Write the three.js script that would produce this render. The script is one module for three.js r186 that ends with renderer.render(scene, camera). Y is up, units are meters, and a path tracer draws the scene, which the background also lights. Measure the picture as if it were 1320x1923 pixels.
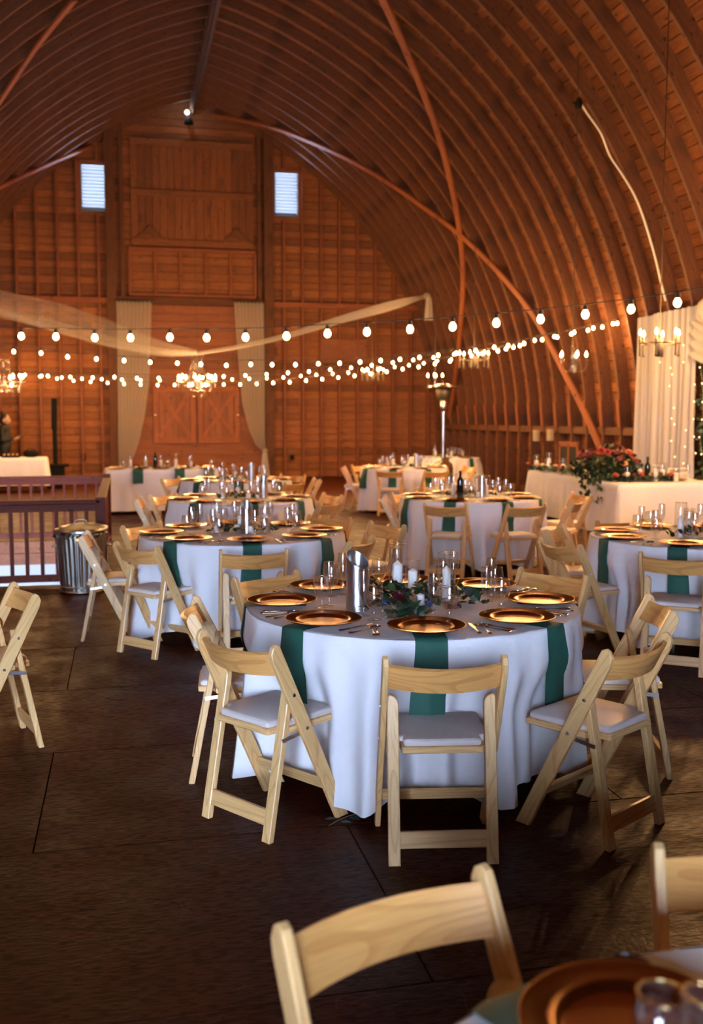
import * as THREE from 'three';
import { mergeGeometries, toCreasedNormals } from 'three/addons/utils/BufferGeometryUtils.js';
import { RoundedBoxGeometry } from 'three/addons/geometries/RoundedBoxGeometry.js';
import { MarchingCubes } from 'three/addons/objects/MarchingCubes.js';

// ---------- camera, sky, exposure ----------
const FOCAL = 1870, PITCH = 0.0943, EYE = 1.644, YAW = Math.atan(428 * Math.cos(PITCH) / FOCAL);
const scene = new THREE.Scene();
const camera = new THREE.PerspectiveCamera(2 * Math.atan(961.5 / FOCAL) * 180 / Math.PI, 1320 / 1923, 0.05, 200);
camera.position.set(0, EYE, 0);
camera.rotation.set(-PITCH, -YAW, 0, 'YXZ');
camera.focus = 4.5;
camera.userData.fStop = 2.4;
const renderer = new THREE.WebGLRenderer({ antialias: true });
renderer.toneMapping = THREE.LinearToneMapping;
renderer.toneMappingExposure = 1.0;
renderer.shadowMap.enabled = true;
// overcast daylight: it reaches the barn through the open doors behind the camera and the two louvres in the gable
scene.background = new THREE.Color().setRGB(36, 44.5, 63);
const WARM = new THREE.Color().setRGB(1.0, 0.53, 0.2);
const BULB = 1.4;            // candela factor of all bulbs
// the open barn doors in the end wall behind the camera
const DOORWAY = { x0: -3.7, x1: -0.5, top: 3.5, z: 6.0 };

// ---------- pixel helpers (photo frame 1320 x 1923): a pixel gives a direction, the surface touched gives the distance ----------
const V3 = (x, y, z) => new THREE.Vector3(x, y, z);
const cs = Math.cos, sn = Math.sin, PI = Math.PI, rad = (d) => d * PI / 180;
function ray(u, v) {
  const xc = (u - 660) / FOCAL, yc = -(v - 961.5) / FOCAL;
  const y = yc * cs(PITCH) - sn(PITCH), z = cs(PITCH) + yc * sn(PITCH);
  return V3(xc * cs(YAW) + z * sn(YAW), y, xc * sn(YAW) - z * cs(YAW));
}
const along = (d, t) => V3(d.x * t, EYE + d.y * t, d.z * t);
const onY = (u, v, h) => { const d = ray(u, v); return along(d, (h - EYE) / d.y); };
const onZ = (u, v, z) => { const d = ray(u, v); return along(d, z / d.z); };
const onX = (u, v, x) => { const d = ray(u, v); return along(d, x / d.x); };
const atDepth = (u, v, dep) => { const d = ray(u, v); return along(d, dep / (d.x * sn(YAW) - d.z * cs(YAW))); };

// ---------- the barn's cross-section: two arcs that meet at the ridge ----------
const RIDGE_X = 1.93, ARC_R = 9.09, ARC_C = 2.28, ARC_Y = 1.0, Z_BACK = -27.5, Z_FRONT = 6.0, RIB_DEEP = 0.22;
const APEX_ANGLE = Math.acos(ARC_C / ARC_R);
const halfWidth = (y, r = ARC_R) => (y < ARC_Y ? r : Math.sqrt(Math.max(0, r * r - (y - ARC_Y) ** 2))) - ARC_C;
function onArch(u, v, r = ARC_R) {           // where a pixel's ray meets the inner face of the ribs
  const d = ray(u, v); let lo = 0, hi = 60;
  const inside = (t) => { const p = along(d, t); return p.y < 12 && Math.abs(p.x - RIDGE_X) < (p.y > ARC_Y + r ? 0 : halfWidth(p.y, r)); };
  let t = 0.5; while (t < 60 && inside(t)) t += 0.25;
  lo = t - 0.25; hi = t;
  for (let i = 0; i < 30; i++) { const m = (lo + hi) / 2; if (inside(m)) lo = m; else hi = m; }
  return along(d, lo);
}

// ---------- random numbers and noise, seeded ----------
function rng(seed) { let a = seed >>> 0; return () => { a = (a + 0x6D2B79F5) | 0; let t = Math.imul(a ^ (a >>> 15), 1 | a); t = (t + Math.imul(t ^ (t >>> 7), 61 | t)) ^ t; return ((t ^ (t >>> 14)) >>> 0) / 4294967296; }; }
const rnd = rng(7);
const between = (r, a, b) => a + (b - a) * r();
function noise2(seed, px, py) {              // tileable value noise, px by py cells over 0..1
  const r = rng(seed), g = new Float32Array(px * py); for (let i = 0; i < g.length; i++) g[i] = r();
  return (x, y) => {
    x = ((x % 1) + 1) % 1 * px; y = ((y % 1) + 1) % 1 * py;
    const i = Math.floor(x), j = Math.floor(y); let a = x - i, b = y - j; a = a * a * (3 - 2 * a); b = b * b * (3 - 2 * b);
    const q = (m, n) => g[(n % py) * px + (m % px)];
    return (q(i, j) * (1 - a) + q(i + 1, j) * a) * (1 - b) + (q(i, j + 1) * (1 - a) + q(i + 1, j + 1) * a) * b;
  };
}
function texture(w, h, fn, color = true) {
  const d = new Uint8Array(w * h * 4);
  for (let j = 0; j < h; j++) for (let i = 0; i < w; i++) {
    const c = fn(i / w, j / h), k = (j * w + i) * 4;
    for (let n = 0; n < 3; n++) d[k + n] = Math.max(0, Math.min(255, Array.isArray(c) ? c[n] : c));
    d[k + 3] = 255;
  }
  const t = new THREE.DataTexture(d, w, h); t.wrapS = t.wrapT = THREE.RepeatWrapping; t.magFilter = THREE.LinearFilter; t.minFilter = THREE.LinearMipmapLinearFilter; t.generateMipmaps = true;
  if (color) t.colorSpace = THREE.SRGBColorSpace;
  t.needsUpdate = true; return t;
}
const lerp = (a, b, t) => a + (b - a) * t, mix3 = (a, b, t) => [lerp(a[0], b[0], t), lerp(a[1], b[1], t), lerp(a[2], b[2], t)];
const smooth = (a, b, x) => { const t = Math.max(0, Math.min(1, (x - a) / (b - a))); return t * t * (3 - 2 * t); };
const repeated = (t, x, y) => { const c = t.clone(); c.repeat.set(x, y); c.needsUpdate = true; return c; };

// barn timber: long grain, saw marks, knots and weather stains; u along the grain
function barnWood(seed, base, dark, stain) {
  const n1 = noise2(seed, 6, 64), n2 = noise2(seed + 1, 14, 180), n3 = noise2(seed + 2, 5, 4), n4 = noise2(seed + 3, 90, 30), r = rng(seed + 4);
  const knots = Array.from({ length: 9 }, () => [r(), r(), between(r, 0.008, 0.018)]);
  const f = (u, v) => {
    let w = 0, kn = 0; for (const [a, b, s] of knots) { const dx = (u - a), dy = (v - b) * 0.5, q = Math.sqrt(dx * dx * 0.5 + dy * dy); kn = Math.max(kn, smooth(s, s * 0.4, q)); w += 0.03 * Math.exp(-q * q / (s * s * 9)); }
    const g = n1(u, v + w) * 0.55 + n2(u, v + w) * 0.45;
    return [g, kn, smooth(0.55, 0.85, n3(u, v)) * (0.5 + 0.5 * n4(u, v)), n4(u, v)];
  };
  return {
    map: texture(512, 512, (u, v) => { const [g, k, s, q] = f(u, v); let c = mix3(dark, base, 0.25 + 0.75 * g); c = mix3(c, stain, s * 0.55); c = mix3(c, dark.map((x) => x * 0.45), k * 0.8); return c.map((x) => x * (0.93 + 0.14 * q)); }),
    bump: texture(512, 512, (u, v) => { const [g, k, , q] = f(u, v); return 255 * (0.7 * g + 0.2 * q + 0.1 * k); }, false),
  };
}
const M = {};
const std = (o) => new THREE.MeshStandardMaterial(o), phys = (o) => new THREE.MeshPhysicalMaterial(o);
{
  const w1 = barnWood(11, [158, 112, 70], [88, 56, 34], [74, 52, 38]), w2 = barnWood(31, [150, 96, 56], [96, 56, 30], [110, 66, 36]);
  // several tones of the same weathered timber
  const tones = [[0.84, 0.59, 0.37], [0.7, 0.49, 0.31], [0.98, 0.69, 0.44], [0.54, 0.37, 0.23], [0.78, 0.54, 0.34]];
  M.board = tones.map(([r, g, b], i) => std({ map: w1.map, bumpMap: w1.bump, bumpScale: 0.004, roughness: 0.82, color: new THREE.Color().setRGB(r, g, b), name: 'weathered_board_' + 'abcde'[i] }));
  M.rib = std({ map: w1.map, bumpMap: w1.bump, bumpScale: 0.004, roughness: 0.8, color: new THREE.Color().setRGB(0.44, 0.31, 0.2) });  // same timber as the boards, shade of the unlit rib sides put into the colour
  M.stud = std({ map: w2.map, bumpMap: w2.bump, bumpScale: 0.003, roughness: 0.75, color: new THREE.Color().setRGB(0.8, 0.56, 0.36) });
  M.brace = std({ map: w2.map, bumpMap: w2.bump, bumpScale: 0.003, roughness: 0.7, color: new THREE.Color().setRGB(0.95, 0.68, 0.46) });
  M.darkTimber = std({ map: w1.map, bumpMap: w1.bump, bumpScale: 0.004, roughness: 0.85, color: new THREE.Color().setRGB(0.36, 0.25, 0.165) });
  M.doorPlank = [[0.78, 0.6, 0.42], [0.66, 0.5, 0.35], [0.88, 0.68, 0.48]].map(([r, g, b]) => std({ map: w2.map, bumpMap: w2.bump, bumpScale: 0.003, roughness: 0.7, color: new THREE.Color().setRGB(r, g, b) }));
  M.railWood = phys({ map: w2.map, bumpMap: w2.bump, bumpScale: 0.002, roughness: 0.6, specularIntensity: 0.5, color: new THREE.Color().setRGB(0.48, 0.16, 0.085) });
}
{ // varnished pale chair wood, u along the grain: cathedral arches and fine pores
  const a = noise2(51, 3, 10), b = noise2(52, 20, 220), c = noise2(53, 4, 6), d = noise2(54, 8, 90);
  const f = (u, v) => { const ring = (v * 16 + 5.0 * a(u, v) + 1.2 * c(u, v)) % 1; const line = smooth(0.55, 0.95, ring) * smooth(1, 0.97, ring); return [line, b(u, v), d(u, v), c(u, v)]; };
  M.chairMap = texture(1024, 512, (u, v) => { const [l, p, q, t] = f(u, v); let k = mix3([238, 208, 158], [224, 186, 130], 0.35 * q + 0.5 * t); k = mix3(k, [176, 126, 74], l * 0.3); return k.map((x) => x * (0.95 + 0.07 * p)); });
  M.chairBump = texture(1024, 512, (u, v) => { const [l, p] = f(u, v); return 200 - 60 * l - 40 * p; }, false);
  M.chairSlat = phys({ map: M.chairMap, bumpMap: M.chairBump, bumpScale: 0.0003, roughness: 0.4, clearcoat: 0.6, clearcoatRoughness: 0.18, color: new THREE.Color().setRGB(0.98, 0.72, 0.44) });
  M.chair = phys({ color: new THREE.Color().setRGB(0.98, 0.87, 0.7), map: M.chairMap, bumpMap: M.chairBump, bumpScale: 0.0003, roughness: 0.46, clearcoat: 0.45, clearcoatRoughness: 0.22 });
}
{ // dark brown paint over plywood, scuffed and flecked
  const a = noise2(61, 10, 10), b = noise2(62, 60, 240), c = noise2(63, 200, 200), d = noise2(64, 24, 24), r = rng(65);
  const scr = Array.from({ length: 150 }, () => { const t = r() * PI, l = between(r, 0.008, 0.05); return [r(), r(), cs(t), sn(t), l, between(r, 0.3, 1)]; });
  const grid = new Map();
  for (const s of scr) for (let i = -1; i <= 1; i++) for (let j = -1; j <= 1; j++) { const k = (Math.floor(s[0] * 12) + i + 12) % 12 + '_' + ((Math.floor(s[1] * 12) + j + 12) % 12); (grid.get(k) ?? grid.set(k, []).get(k)).push(s); }
  const scratch = (u, v) => { let m = 0; for (const [x, y, p, q, l, s] of grid.get(Math.floor(u * 12) % 12 + '_' + Math.floor(v * 12) % 12) ?? []) { const dx = u - x, dy = v - y, along = dx * p + dy * q, off = Math.abs(dx * q - dy * p + 0.004 * sn(along * 90)); if (Math.abs(along) < l) m = Math.max(m, s * smooth(0.0011, 0.0003, off)); } return m; };
  const fleck = (u, v) => smooth(0.95, 0.985, c(u, v)) * smooth(0.42, 0.6, d(u, v));
  M.floor = phys({ specularIntensity: 0.28, specularColor: new THREE.Color().setRGB(1, 0.7, 0.5),
    map: texture(1024, 1024, (u, v) => { let k = mix3([58, 22, 10], [74, 30, 13], a(u, v)); k = mix3(k, [38, 14, 7], smooth(0.45, 0.8, b(u, v)) * 0.6); k = mix3(k, [116, 92, 78], Math.max(scratch(u, v) * 0.6, fleck(u, v) * 0.7)); return k; }),
    roughnessMap: texture(1024, 1024, (u, v) => [0, 255 * (0.36 + 0.2 * a(u, v) + 0.2 * b(u, v)), 0], false), roughness: 0.95,
    bumpMap: texture(1024, 1024, (u, v) => 255 * (0.45 * b(u, v) + 0.3 * d(u, v) + 0.25 * c(u, v)) - 70 * scratch(u, v), false), bumpScale: 0.002,
  });
}
{ // woven cloths
  const w = (s) => texture(256, 256, (u, v) => 128 + 60 * (sn(u * PI * 2 * 32) * 0.5 + sn(v * PI * 2 * 32) * 0.5) + 40 * (rnd() - 0.5), false), weave = w();
  const cr = noise2(71, 6, 6), cr2 = noise2(72, 16, 16);
  const soft = texture(256, 256, (u, v) => 255 * (0.6 * cr(u, v) + 0.4 * cr2(u, v)), false);
  M.linen = std({ color: new THREE.Color().setRGB(0.76, 0.755, 0.77), roughness: 0.85, bumpMap: repeated(soft, 1.6, 1.6), bumpScale: 0.006 });
  M.napkin = std({ color: new THREE.Color().setRGB(0.009, 0.082, 0.056), roughness: 0.7, bumpMap: repeated(weave, 8, 8), bumpScale: 0.0008 });
  const drape = { color: new THREE.Color().setRGB(0.62, 0.58, 0.53), roughness: 0.95, thickness: 0, side: THREE.DoubleSide };   // one off-white sheer cloth, woven denser or thinner
  M.curtain = phys({ ...drape, transmission: 0.3 });
  M.sheer = phys({ ...drape, transmission: 0.4, transparent: true, opacity: 0.5, bumpMap: repeated(weave, 4, 4), bumpScale: 0.0008 });
  M.swag = phys({ ...drape, transmission: 0.4, transparent: true, opacity: 0.6 });
  M.swagThin = phys({ ...drape, transmission: 0.4, transparent: true, opacity: 0.24 });
}
const rgb = (r, g, b) => new THREE.Color().setRGB(r, g, b);
{
  const v1 = noise2(81, 90, 90), v2 = noise2(82, 12, 12);
  M.vinyl = std({ color: rgb(0.7, 0.64, 0.6), roughness: 0.48, bumpMap: repeated(texture(256, 256, (u, v) => 255 * (0.5 * v1(u, v) + 0.5 * v2(u, v)), false), 3, 3), bumpScale: 0.0012 });
  M.gold = std({ color: rgb(0.62, 0.31, 0.13), metalness: 1, roughness: 0.22 });
  M.goldRim = std({ color: rgb(0.95, 0.66, 0.3), metalness: 1, roughness: 0.18 });
  const br = noise2(83, 4, 256);
  M.steel = std({ color: rgb(0.66, 0.65, 0.65), metalness: 1, roughness: 0.3, bumpMap: repeated(texture(64, 256, (u, v) => 255 * br(u, v), false), 1, 3), bumpScale: 0.0001 });
  M.silver = std({ color: rgb(0.72, 0.7, 0.68), metalness: 1, roughness: 0.18 });
  M.zinc = std({ color: rgb(0.42, 0.4, 0.34), metalness: 1, roughness: 0.36 });
  M.hardware = std({ color: rgb(0.7, 0.72, 0.75), metalness: 1, roughness: 0.35 });
  M.glass = phys({ color: rgb(0.99, 0.995, 0.995), roughness: 0.015, transmission: 1, thickness: 0, ior: 2.1 });
  M.vaseGlass = phys({ color: rgb(0.99, 0.995, 0.995), roughness: 0.01, transmission: 1, thickness: 0, ior: 1.55 });
  M.crystal = phys({ color: rgb(1, 1, 1), roughness: 0.03, transmission: 1, thickness: 0, ior: 1.6 });
  M.wax = std({ color: rgb(0.86, 0.83, 0.78), roughness: 0.5 });
  M.wick = std({ color: rgb(0.05, 0.045, 0.04), roughness: 0.9 });
  M.leafDark = std({ color: rgb(0.018, 0.045, 0.02), roughness: 0.5, side: THREE.DoubleSide });
  M.leafMid = std({ color: rgb(0.03, 0.07, 0.022), roughness: 0.5, side: THREE.DoubleSide });
  M.leafGrey = std({ color: rgb(0.07, 0.105, 0.095), roughness: 0.6, side: THREE.DoubleSide });
  M.twig = std({ color: rgb(0.16, 0.1, 0.07), roughness: 0.8 });
  M.burgundy = std({ color: rgb(0.085, 0.004, 0.01), roughness: 0.6, side: THREE.DoubleSide });
  M.roseRed = std({ color: rgb(0.3, 0.03, 0.025), roughness: 0.65, side: THREE.DoubleSide });
  M.peach = std({ color: rgb(0.7, 0.33, 0.16), roughness: 0.65, side: THREE.DoubleSide });
  M.cream = std({ color: rgb(0.78, 0.7, 0.55), roughness: 0.65, side: THREE.DoubleSide });
  M.blue = std({ color: rgb(0.06, 0.09, 0.2), roughness: 0.7, side: THREE.DoubleSide });
  M.black = phys({ color: rgb(0.006, 0.005, 0.005), roughness: 0.9, specularIntensity: 0.3 });
  M.blackPlastic = std({ color: rgb(0.015, 0.014, 0.015), roughness: 0.28 });
  M.iron = std({ color: rgb(0.09, 0.07, 0.05), metalness: 0.8, roughness: 0.5 });
  M.beigeBox = std({ color: rgb(0.3, 0.23, 0.15), roughness: 0.7 });
  M.whitePaint = std({ color: rgb(0.82, 0.8, 0.76), roughness: 0.6 });
  M.louvre = std({ color: rgb(0.085, 0.09, 0.095), roughness: 0.7 });
  M.gypsum = std({ color: rgb(0.3, 0.3, 0.3), roughness: 0.8 });
  M.wire = std({ color: rgb(0.03, 0.03, 0.028), roughness: 0.6 });
  M.bottle = phys({ color: rgb(0.01, 0.012, 0.01), roughness: 0.08, clearcoat: 1 });
  M.bulb = std({ color: rgb(1, 0.9, 0.75), emissive: rgb(1.0, 0.6, 0.24), emissiveIntensity: 30, roughness: 0.3, name: 'bulb_glow' });
  M.fairy = std({ color: rgb(1, 0.9, 0.7), emissive: rgb(1.0, 0.8, 0.42), emissiveIntensity: 3, roughness: 0.3, name: 'fairy_bulb_glow' });
  M.gravel = std({ color: rgb(0.32, 0.31, 0.29), roughness: 0.95 });
  M.skin = std({ vertexColors: true, roughness: 0.7 });
  M.hair = std({ color: rgb(0.012, 0.009, 0.008), roughness: 0.6 });
}

// ---------- object helpers ----------
const taken = new Map();
function numbered(name) { const n = taken.get(name) ?? 0; taken.set(name, n + 1); return n ? name + '_' + String(n).padStart(3, '0') : name; }
function shade(o) { o.traverse((m) => { if (m.isMesh) { m.castShadow = true; m.receiveShadow = true; } }); return o; }
function tag(o, label, category, group, kind) { if (label) o.userData.label = label; if (category) o.userData.category = category; if (group) o.userData.group = group; if (kind) o.userData.kind = kind; return o; }
function thing(name, label, category, pos = [0, 0, 0], turn = 0, group) {
  const o = new THREE.Group(); o.name = numbered(name); o.position.set(...(pos.isVector3 ? pos.toArray() : pos)); o.rotation.y = turn; scene.add(o);
  return tag(o, label, category, group);
}
function setting(name) { const o = new THREE.Group(); o.name = name; o.userData.kind = 'structure'; scene.add(o); return o; }
function part(parent, name, geo, mat, pos, rot, label) {
  const m = new THREE.Mesh(geo, mat); m.name = name; if (pos) m.position.set(...(pos.isVector3 ? pos.toArray() : pos)); if (rot) m.rotation.set(...rot);
  if (label) m.userData.label = label; m.castShadow = m.receiveShadow = true; parent.add(m); return m;
}
function solo(name, geo, mat, label, category, pos, rot, group) { const m = part(scene, numbered(name), geo, mat, pos, rot); return tag(m, label, category, group); }
function copy(o, pos, turn, label, group) {
  const c = o.clone(); c.name = numbered(o.userData.base ?? o.name.replace(/_\d{3}$/, '')); c.userData = { ...o.userData }; delete c.userData.base; scene.add(c);
  c.position.set(...(pos.isVector3 ? pos.toArray() : pos)); c.rotation.y = turn; if (label) c.userData.label = label; if (group) c.userData.group = group; return c;
}
// ---------- geometry helpers ----------
function grainUV(g, axis, off = 0, su = 1, sv = 1) {   // uv in metres, u along the grain
  if (g.index) g = g.toNonIndexed();
  const a = axis.clone().normalize(), p = g.attributes.position, n = g.attributes.normal, uv = new Float32Array(p.count * 2);
  const r1 = Math.abs(a.y) > 0.9 ? V3(1, 0, 0) : V3(0, 1, 0), e1 = r1.clone().addScaledVector(a, -r1.dot(a)).normalize(), e2 = a.clone().cross(e1);
  for (let i = 0; i < p.count; i += 3) {
    const nn = V3(n.getX(i), n.getY(i), n.getZ(i)), use = Math.abs(nn.dot(e1)) > Math.abs(nn.dot(e2)) ? e2 : e1;
    for (let k = i; k < i + 3; k++) { const q = V3(p.getX(k), p.getY(k), p.getZ(k)); uv[k * 2] = q.dot(a) * su + off; uv[k * 2 + 1] = q.dot(use) * sv + off * 1.7 + (use === e1 ? 0 : 0.37); }
  }
  g.setAttribute('uv', new THREE.BufferAttribute(uv, 2)); return g;
}
const AX = V3(1, 0, 0), AY = V3(0, 1, 0), AZ = V3(0, 0, 1);
let woodOffset = 0;
function plank(w, h, d, bevel = 0.004) {   // chamfered board, grain along its longest side
  const ax = w >= h && w >= d ? AX : h >= d ? AY : AZ; woodOffset += 0.317;
  const g = bevel ? new RoundedBoxGeometry(w, h, d, 1, Math.min(bevel, w / 3, h / 3, d / 3)) : new THREE.BoxGeometry(w, h, d);
  return grainUV(g, ax, woodOffset, 0.5, 1.2);
}
const rawPlank = (w, h, d) => plank(w, h, d, 0);
function tube(points, r, seg = 24, rs = 6, closed = false) { return new THREE.TubeGeometry(new THREE.CatmullRomCurve3(points, closed), seg, r, rs, closed); }
const lathe = (pts, seg = 32) => new THREE.LatheGeometry(pts.map(([x, y]) => new THREE.Vector2(x, y)), seg);
const at = (g, x, y, z) => g.translate(x, y, z);
function gridGeo(nu, nv, fn, closeU = false) {   // fn(i/nu, j/nv) -> [x,y,z]
  const pos = [], uv = [], idx = [];
  for (let j = 0; j <= nv; j++) for (let i = 0; i <= nu; i++) { const p = fn(i / nu, j / nv); pos.push(p[0], p[1], p[2]); uv.push(p[3] ?? i / nu, p[4] ?? j / nv); }
  for (let j = 0; j < nv; j++) for (let i = 0; i < nu; i++) { const a = j * (nu + 1) + i, b = a + 1, c = a + nu + 1, d = c + 1; idx.push(a, c, b, b, c, d); }
  const g = new THREE.BufferGeometry(); g.setAttribute('position', new THREE.Float32BufferAttribute(pos, 3)); g.setAttribute('uv', new THREE.Float32BufferAttribute(uv, 2)); g.setIndex(idx); g.computeVertexNormals();
  if (closeU) { const n = g.attributes.normal; for (let j = 0; j <= nv; j++) { const a = j * (nu + 1), b = a + nu; const v = V3(n.getX(a) + n.getX(b), n.getY(a) + n.getY(b), n.getZ(a) + n.getZ(b)).normalize(); n.setXYZ(a, v.x, v.y, v.z); n.setXYZ(b, v.x, v.y, v.z); } }
  return g;
}
const plain = (gs) => mergeGeometries(gs.map((g) => { g = g.index ? g.toNonIndexed() : g; for (const k of Object.keys(g.attributes)) if (!['position', 'normal', 'uv'].includes(k)) g.deleteAttribute(k); return g; }));
const inset = (g, k = 0.6) => toCreasedNormals(g, k);
function extrudeX(shape, t, bevel = 0.003) {        // shape drawn in (z, y), thickness along x, centred
  const g = new THREE.ExtrudeGeometry(shape, { depth: t - 2 * bevel, bevelEnabled: bevel > 0, bevelThickness: bevel, bevelSize: bevel, bevelOffset: -bevel, bevelSegments: 1, curveSegments: 6 });
  g.translate(0, 0, -(t - 2 * bevel) / 2); g.rotateY(-PI / 2); return g;
}
const polygon = (pts) => { const s = new THREE.Shape(); pts.forEach(([x, y], i) => (i ? s.lineTo(x, y) : s.moveTo(x, y))); s.closePath(); return s; };
function lamp(parent, x, y, z, cd, size = 1) { const l = new THREE.PointLight(WARM, cd * BULB, 0, 2); l.position.set(x, y, z); l.castShadow = true; l.shadow.radius = size; parent.add(l); return l; }

// ================= THE SETTING =================
const WELL = { x0: -4.8, x1: -0.22, z0: -13.86, z1: -10.16 };       // stair opening in the floor
{ // floor: painted plywood panels in staggered rows over a slab
  const floor = setting('floor'), rows = []; const T = 0.018, P = 2.44, Q = 1.165, GAP = 0.005;
  const x0 = RIDGE_X - 7.05, x1 = RIDGE_X + 7.05;
  const geoFor = new Map();
  const panel = (a, b, c, d) => {
    if (b - a < 0.03 || d - c < 0.03) return;
    const w = b - a - GAP, l = d - c - GAP, key = w.toFixed(3) + '_' + l.toFixed(3);
    if (!geoFor.has(key)) geoFor.set(key, Array.from({ length: 4 }, () => { const g = new RoundedBoxGeometry(w, T, l, 1, 0.0025), p = g.attributes.position, uv = g.attributes.uv, ox = rnd() * 3, oz = rnd() * 3; for (let i = 0; i < p.count; i++) uv.setXY(i, p.getX(i) * 0.62 + ox, p.getZ(i) * 0.62 + oz); return g; }));
    part(floor, 'floor_panel', geoFor.get(key)[Math.floor(rnd() * 4)], M.floor, [(a + b) / 2, -T / 2 + (rnd() - 0.5) * 0.0016, (c + d) / 2]);
  };
  const cut = (a, b, c, d) => {   // leave the stair opening free
    const A = Math.max(a, WELL.x0), B = Math.min(b, WELL.x1), C = Math.max(c, WELL.z0), D = Math.min(d, WELL.z1);
    if (A >= B || C >= D) return panel(a, b, c, d);
    panel(a, A, c, d); panel(B, b, c, d); panel(A, B, c, C); panel(A, B, D, d);
  };
  for (let k = -8; k < 22; k++) {
    const z1 = -2.65 - Q * k, z0 = z1 - Q; if (z1 < Z_BACK || z0 > Z_FRONT) continue;
    const start = (k & 1) ? -0.37 : 0.85;
    for (let m = -4; m < 5; m++) { const a = Math.max(x0, start + m * P), b = Math.min(x1, start + (m + 1) * P); if (b > a) cut(a, b, Math.max(z0, Z_BACK), Math.min(z1, Z_FRONT)); }
  }
  const slab = (a, b, c, d) => part(floor, 'subfloor', new THREE.BoxGeometry(b - a, 0.2, d - c), M.board[0], [(a + b) / 2, -T - 0.105, (c + d) / 2]);
  const foot = (a, b, c, d) => part(floor, 'added_leak_filler', new THREE.BoxGeometry(b - a, 0.4, d - c), M.board[0], [(a + b) / 2, -0.2, (c + d) / 2]);  // boxes added round the floor edge to close sky leaks under the walls
  foot(x0 - 0.4, x1 + 0.4, Z_BACK - 0.5, Z_BACK - 0.03); foot(x0 - 0.5, x0 + 0.02, Z_BACK - 0.3, Z_FRONT + 0.3); foot(x1 - 0.02, x1 + 0.5, Z_BACK - 0.3, Z_FRONT + 0.3); foot(x0 - 0.4, x1 + 0.4, Z_FRONT - 0.01, Z_FRONT + 0.3);
  slab(x0, WELL.x0, WELL.z0, WELL.z1); slab(WELL.x1, x1, WELL.z0, WELL.z1); slab(x0, x1, Z_BACK - 0.3, WELL.z0); slab(x0, x1, WELL.z1, Z_FRONT);
}
{ // the stairwell below the opening: a board-faced upper wall, pale plaster below, open to daylight under the floor on the near side
  const w = setting('wall_stairwell'), { x0, x1, z0, z1 } = WELL, W = x1 - x0, D = z1 - z0, H = 2.9;
  for (let k = 0; k < 2; k++) part(w, 'board', plank(W, 0.155, 0.025, 0.003), M.doorPlank[k % 3], [(x0 + x1) / 2, -0.08 - k * 0.16, z0 + 0.0]);
  part(w, 'plaster_wall', new THREE.BoxGeometry(W, H, 0.08), M.gypsum, [(x0 + x1) / 2, -0.25 - H / 2, z0 - 0.06]);
  part(w, 'plaster_wall', new THREE.BoxGeometry(0.08, H, D), M.gypsum, [x1 + 0.06, -0.25 - H / 2, (z0 + z1) / 2]);
  part(w, 'plaster_wall', new THREE.BoxGeometry(0.08, H, D), M.gypsum, [x0 - 0.06, -0.25 - H / 2, (z0 + z1) / 2]);
  part(w, 'lower_floor', new THREE.BoxGeometry(W + 0.3, 0.1, D + 0.3), M.gravel, [(x0 + x1) / 2, -0.25 - H, (z0 + z1) / 2]);
  part(w, 'door_post', new THREE.BoxGeometry(0.9, H, 0.1), M.gypsum, [x0 + 0.4, -0.25 - H / 2, z1 + 0.06]);
  part(w, 'door_post', new THREE.BoxGeometry(0.9, H, 0.1), M.gypsum, [x1 - 0.4, -0.25 - H / 2, z1 + 0.06]);
  part(w, 'door_header', new THREE.BoxGeometry(W, 1.3, 0.1), M.gypsum, [(x0 + x1) / 2, -0.85, z1 + 0.06]);
}
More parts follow.
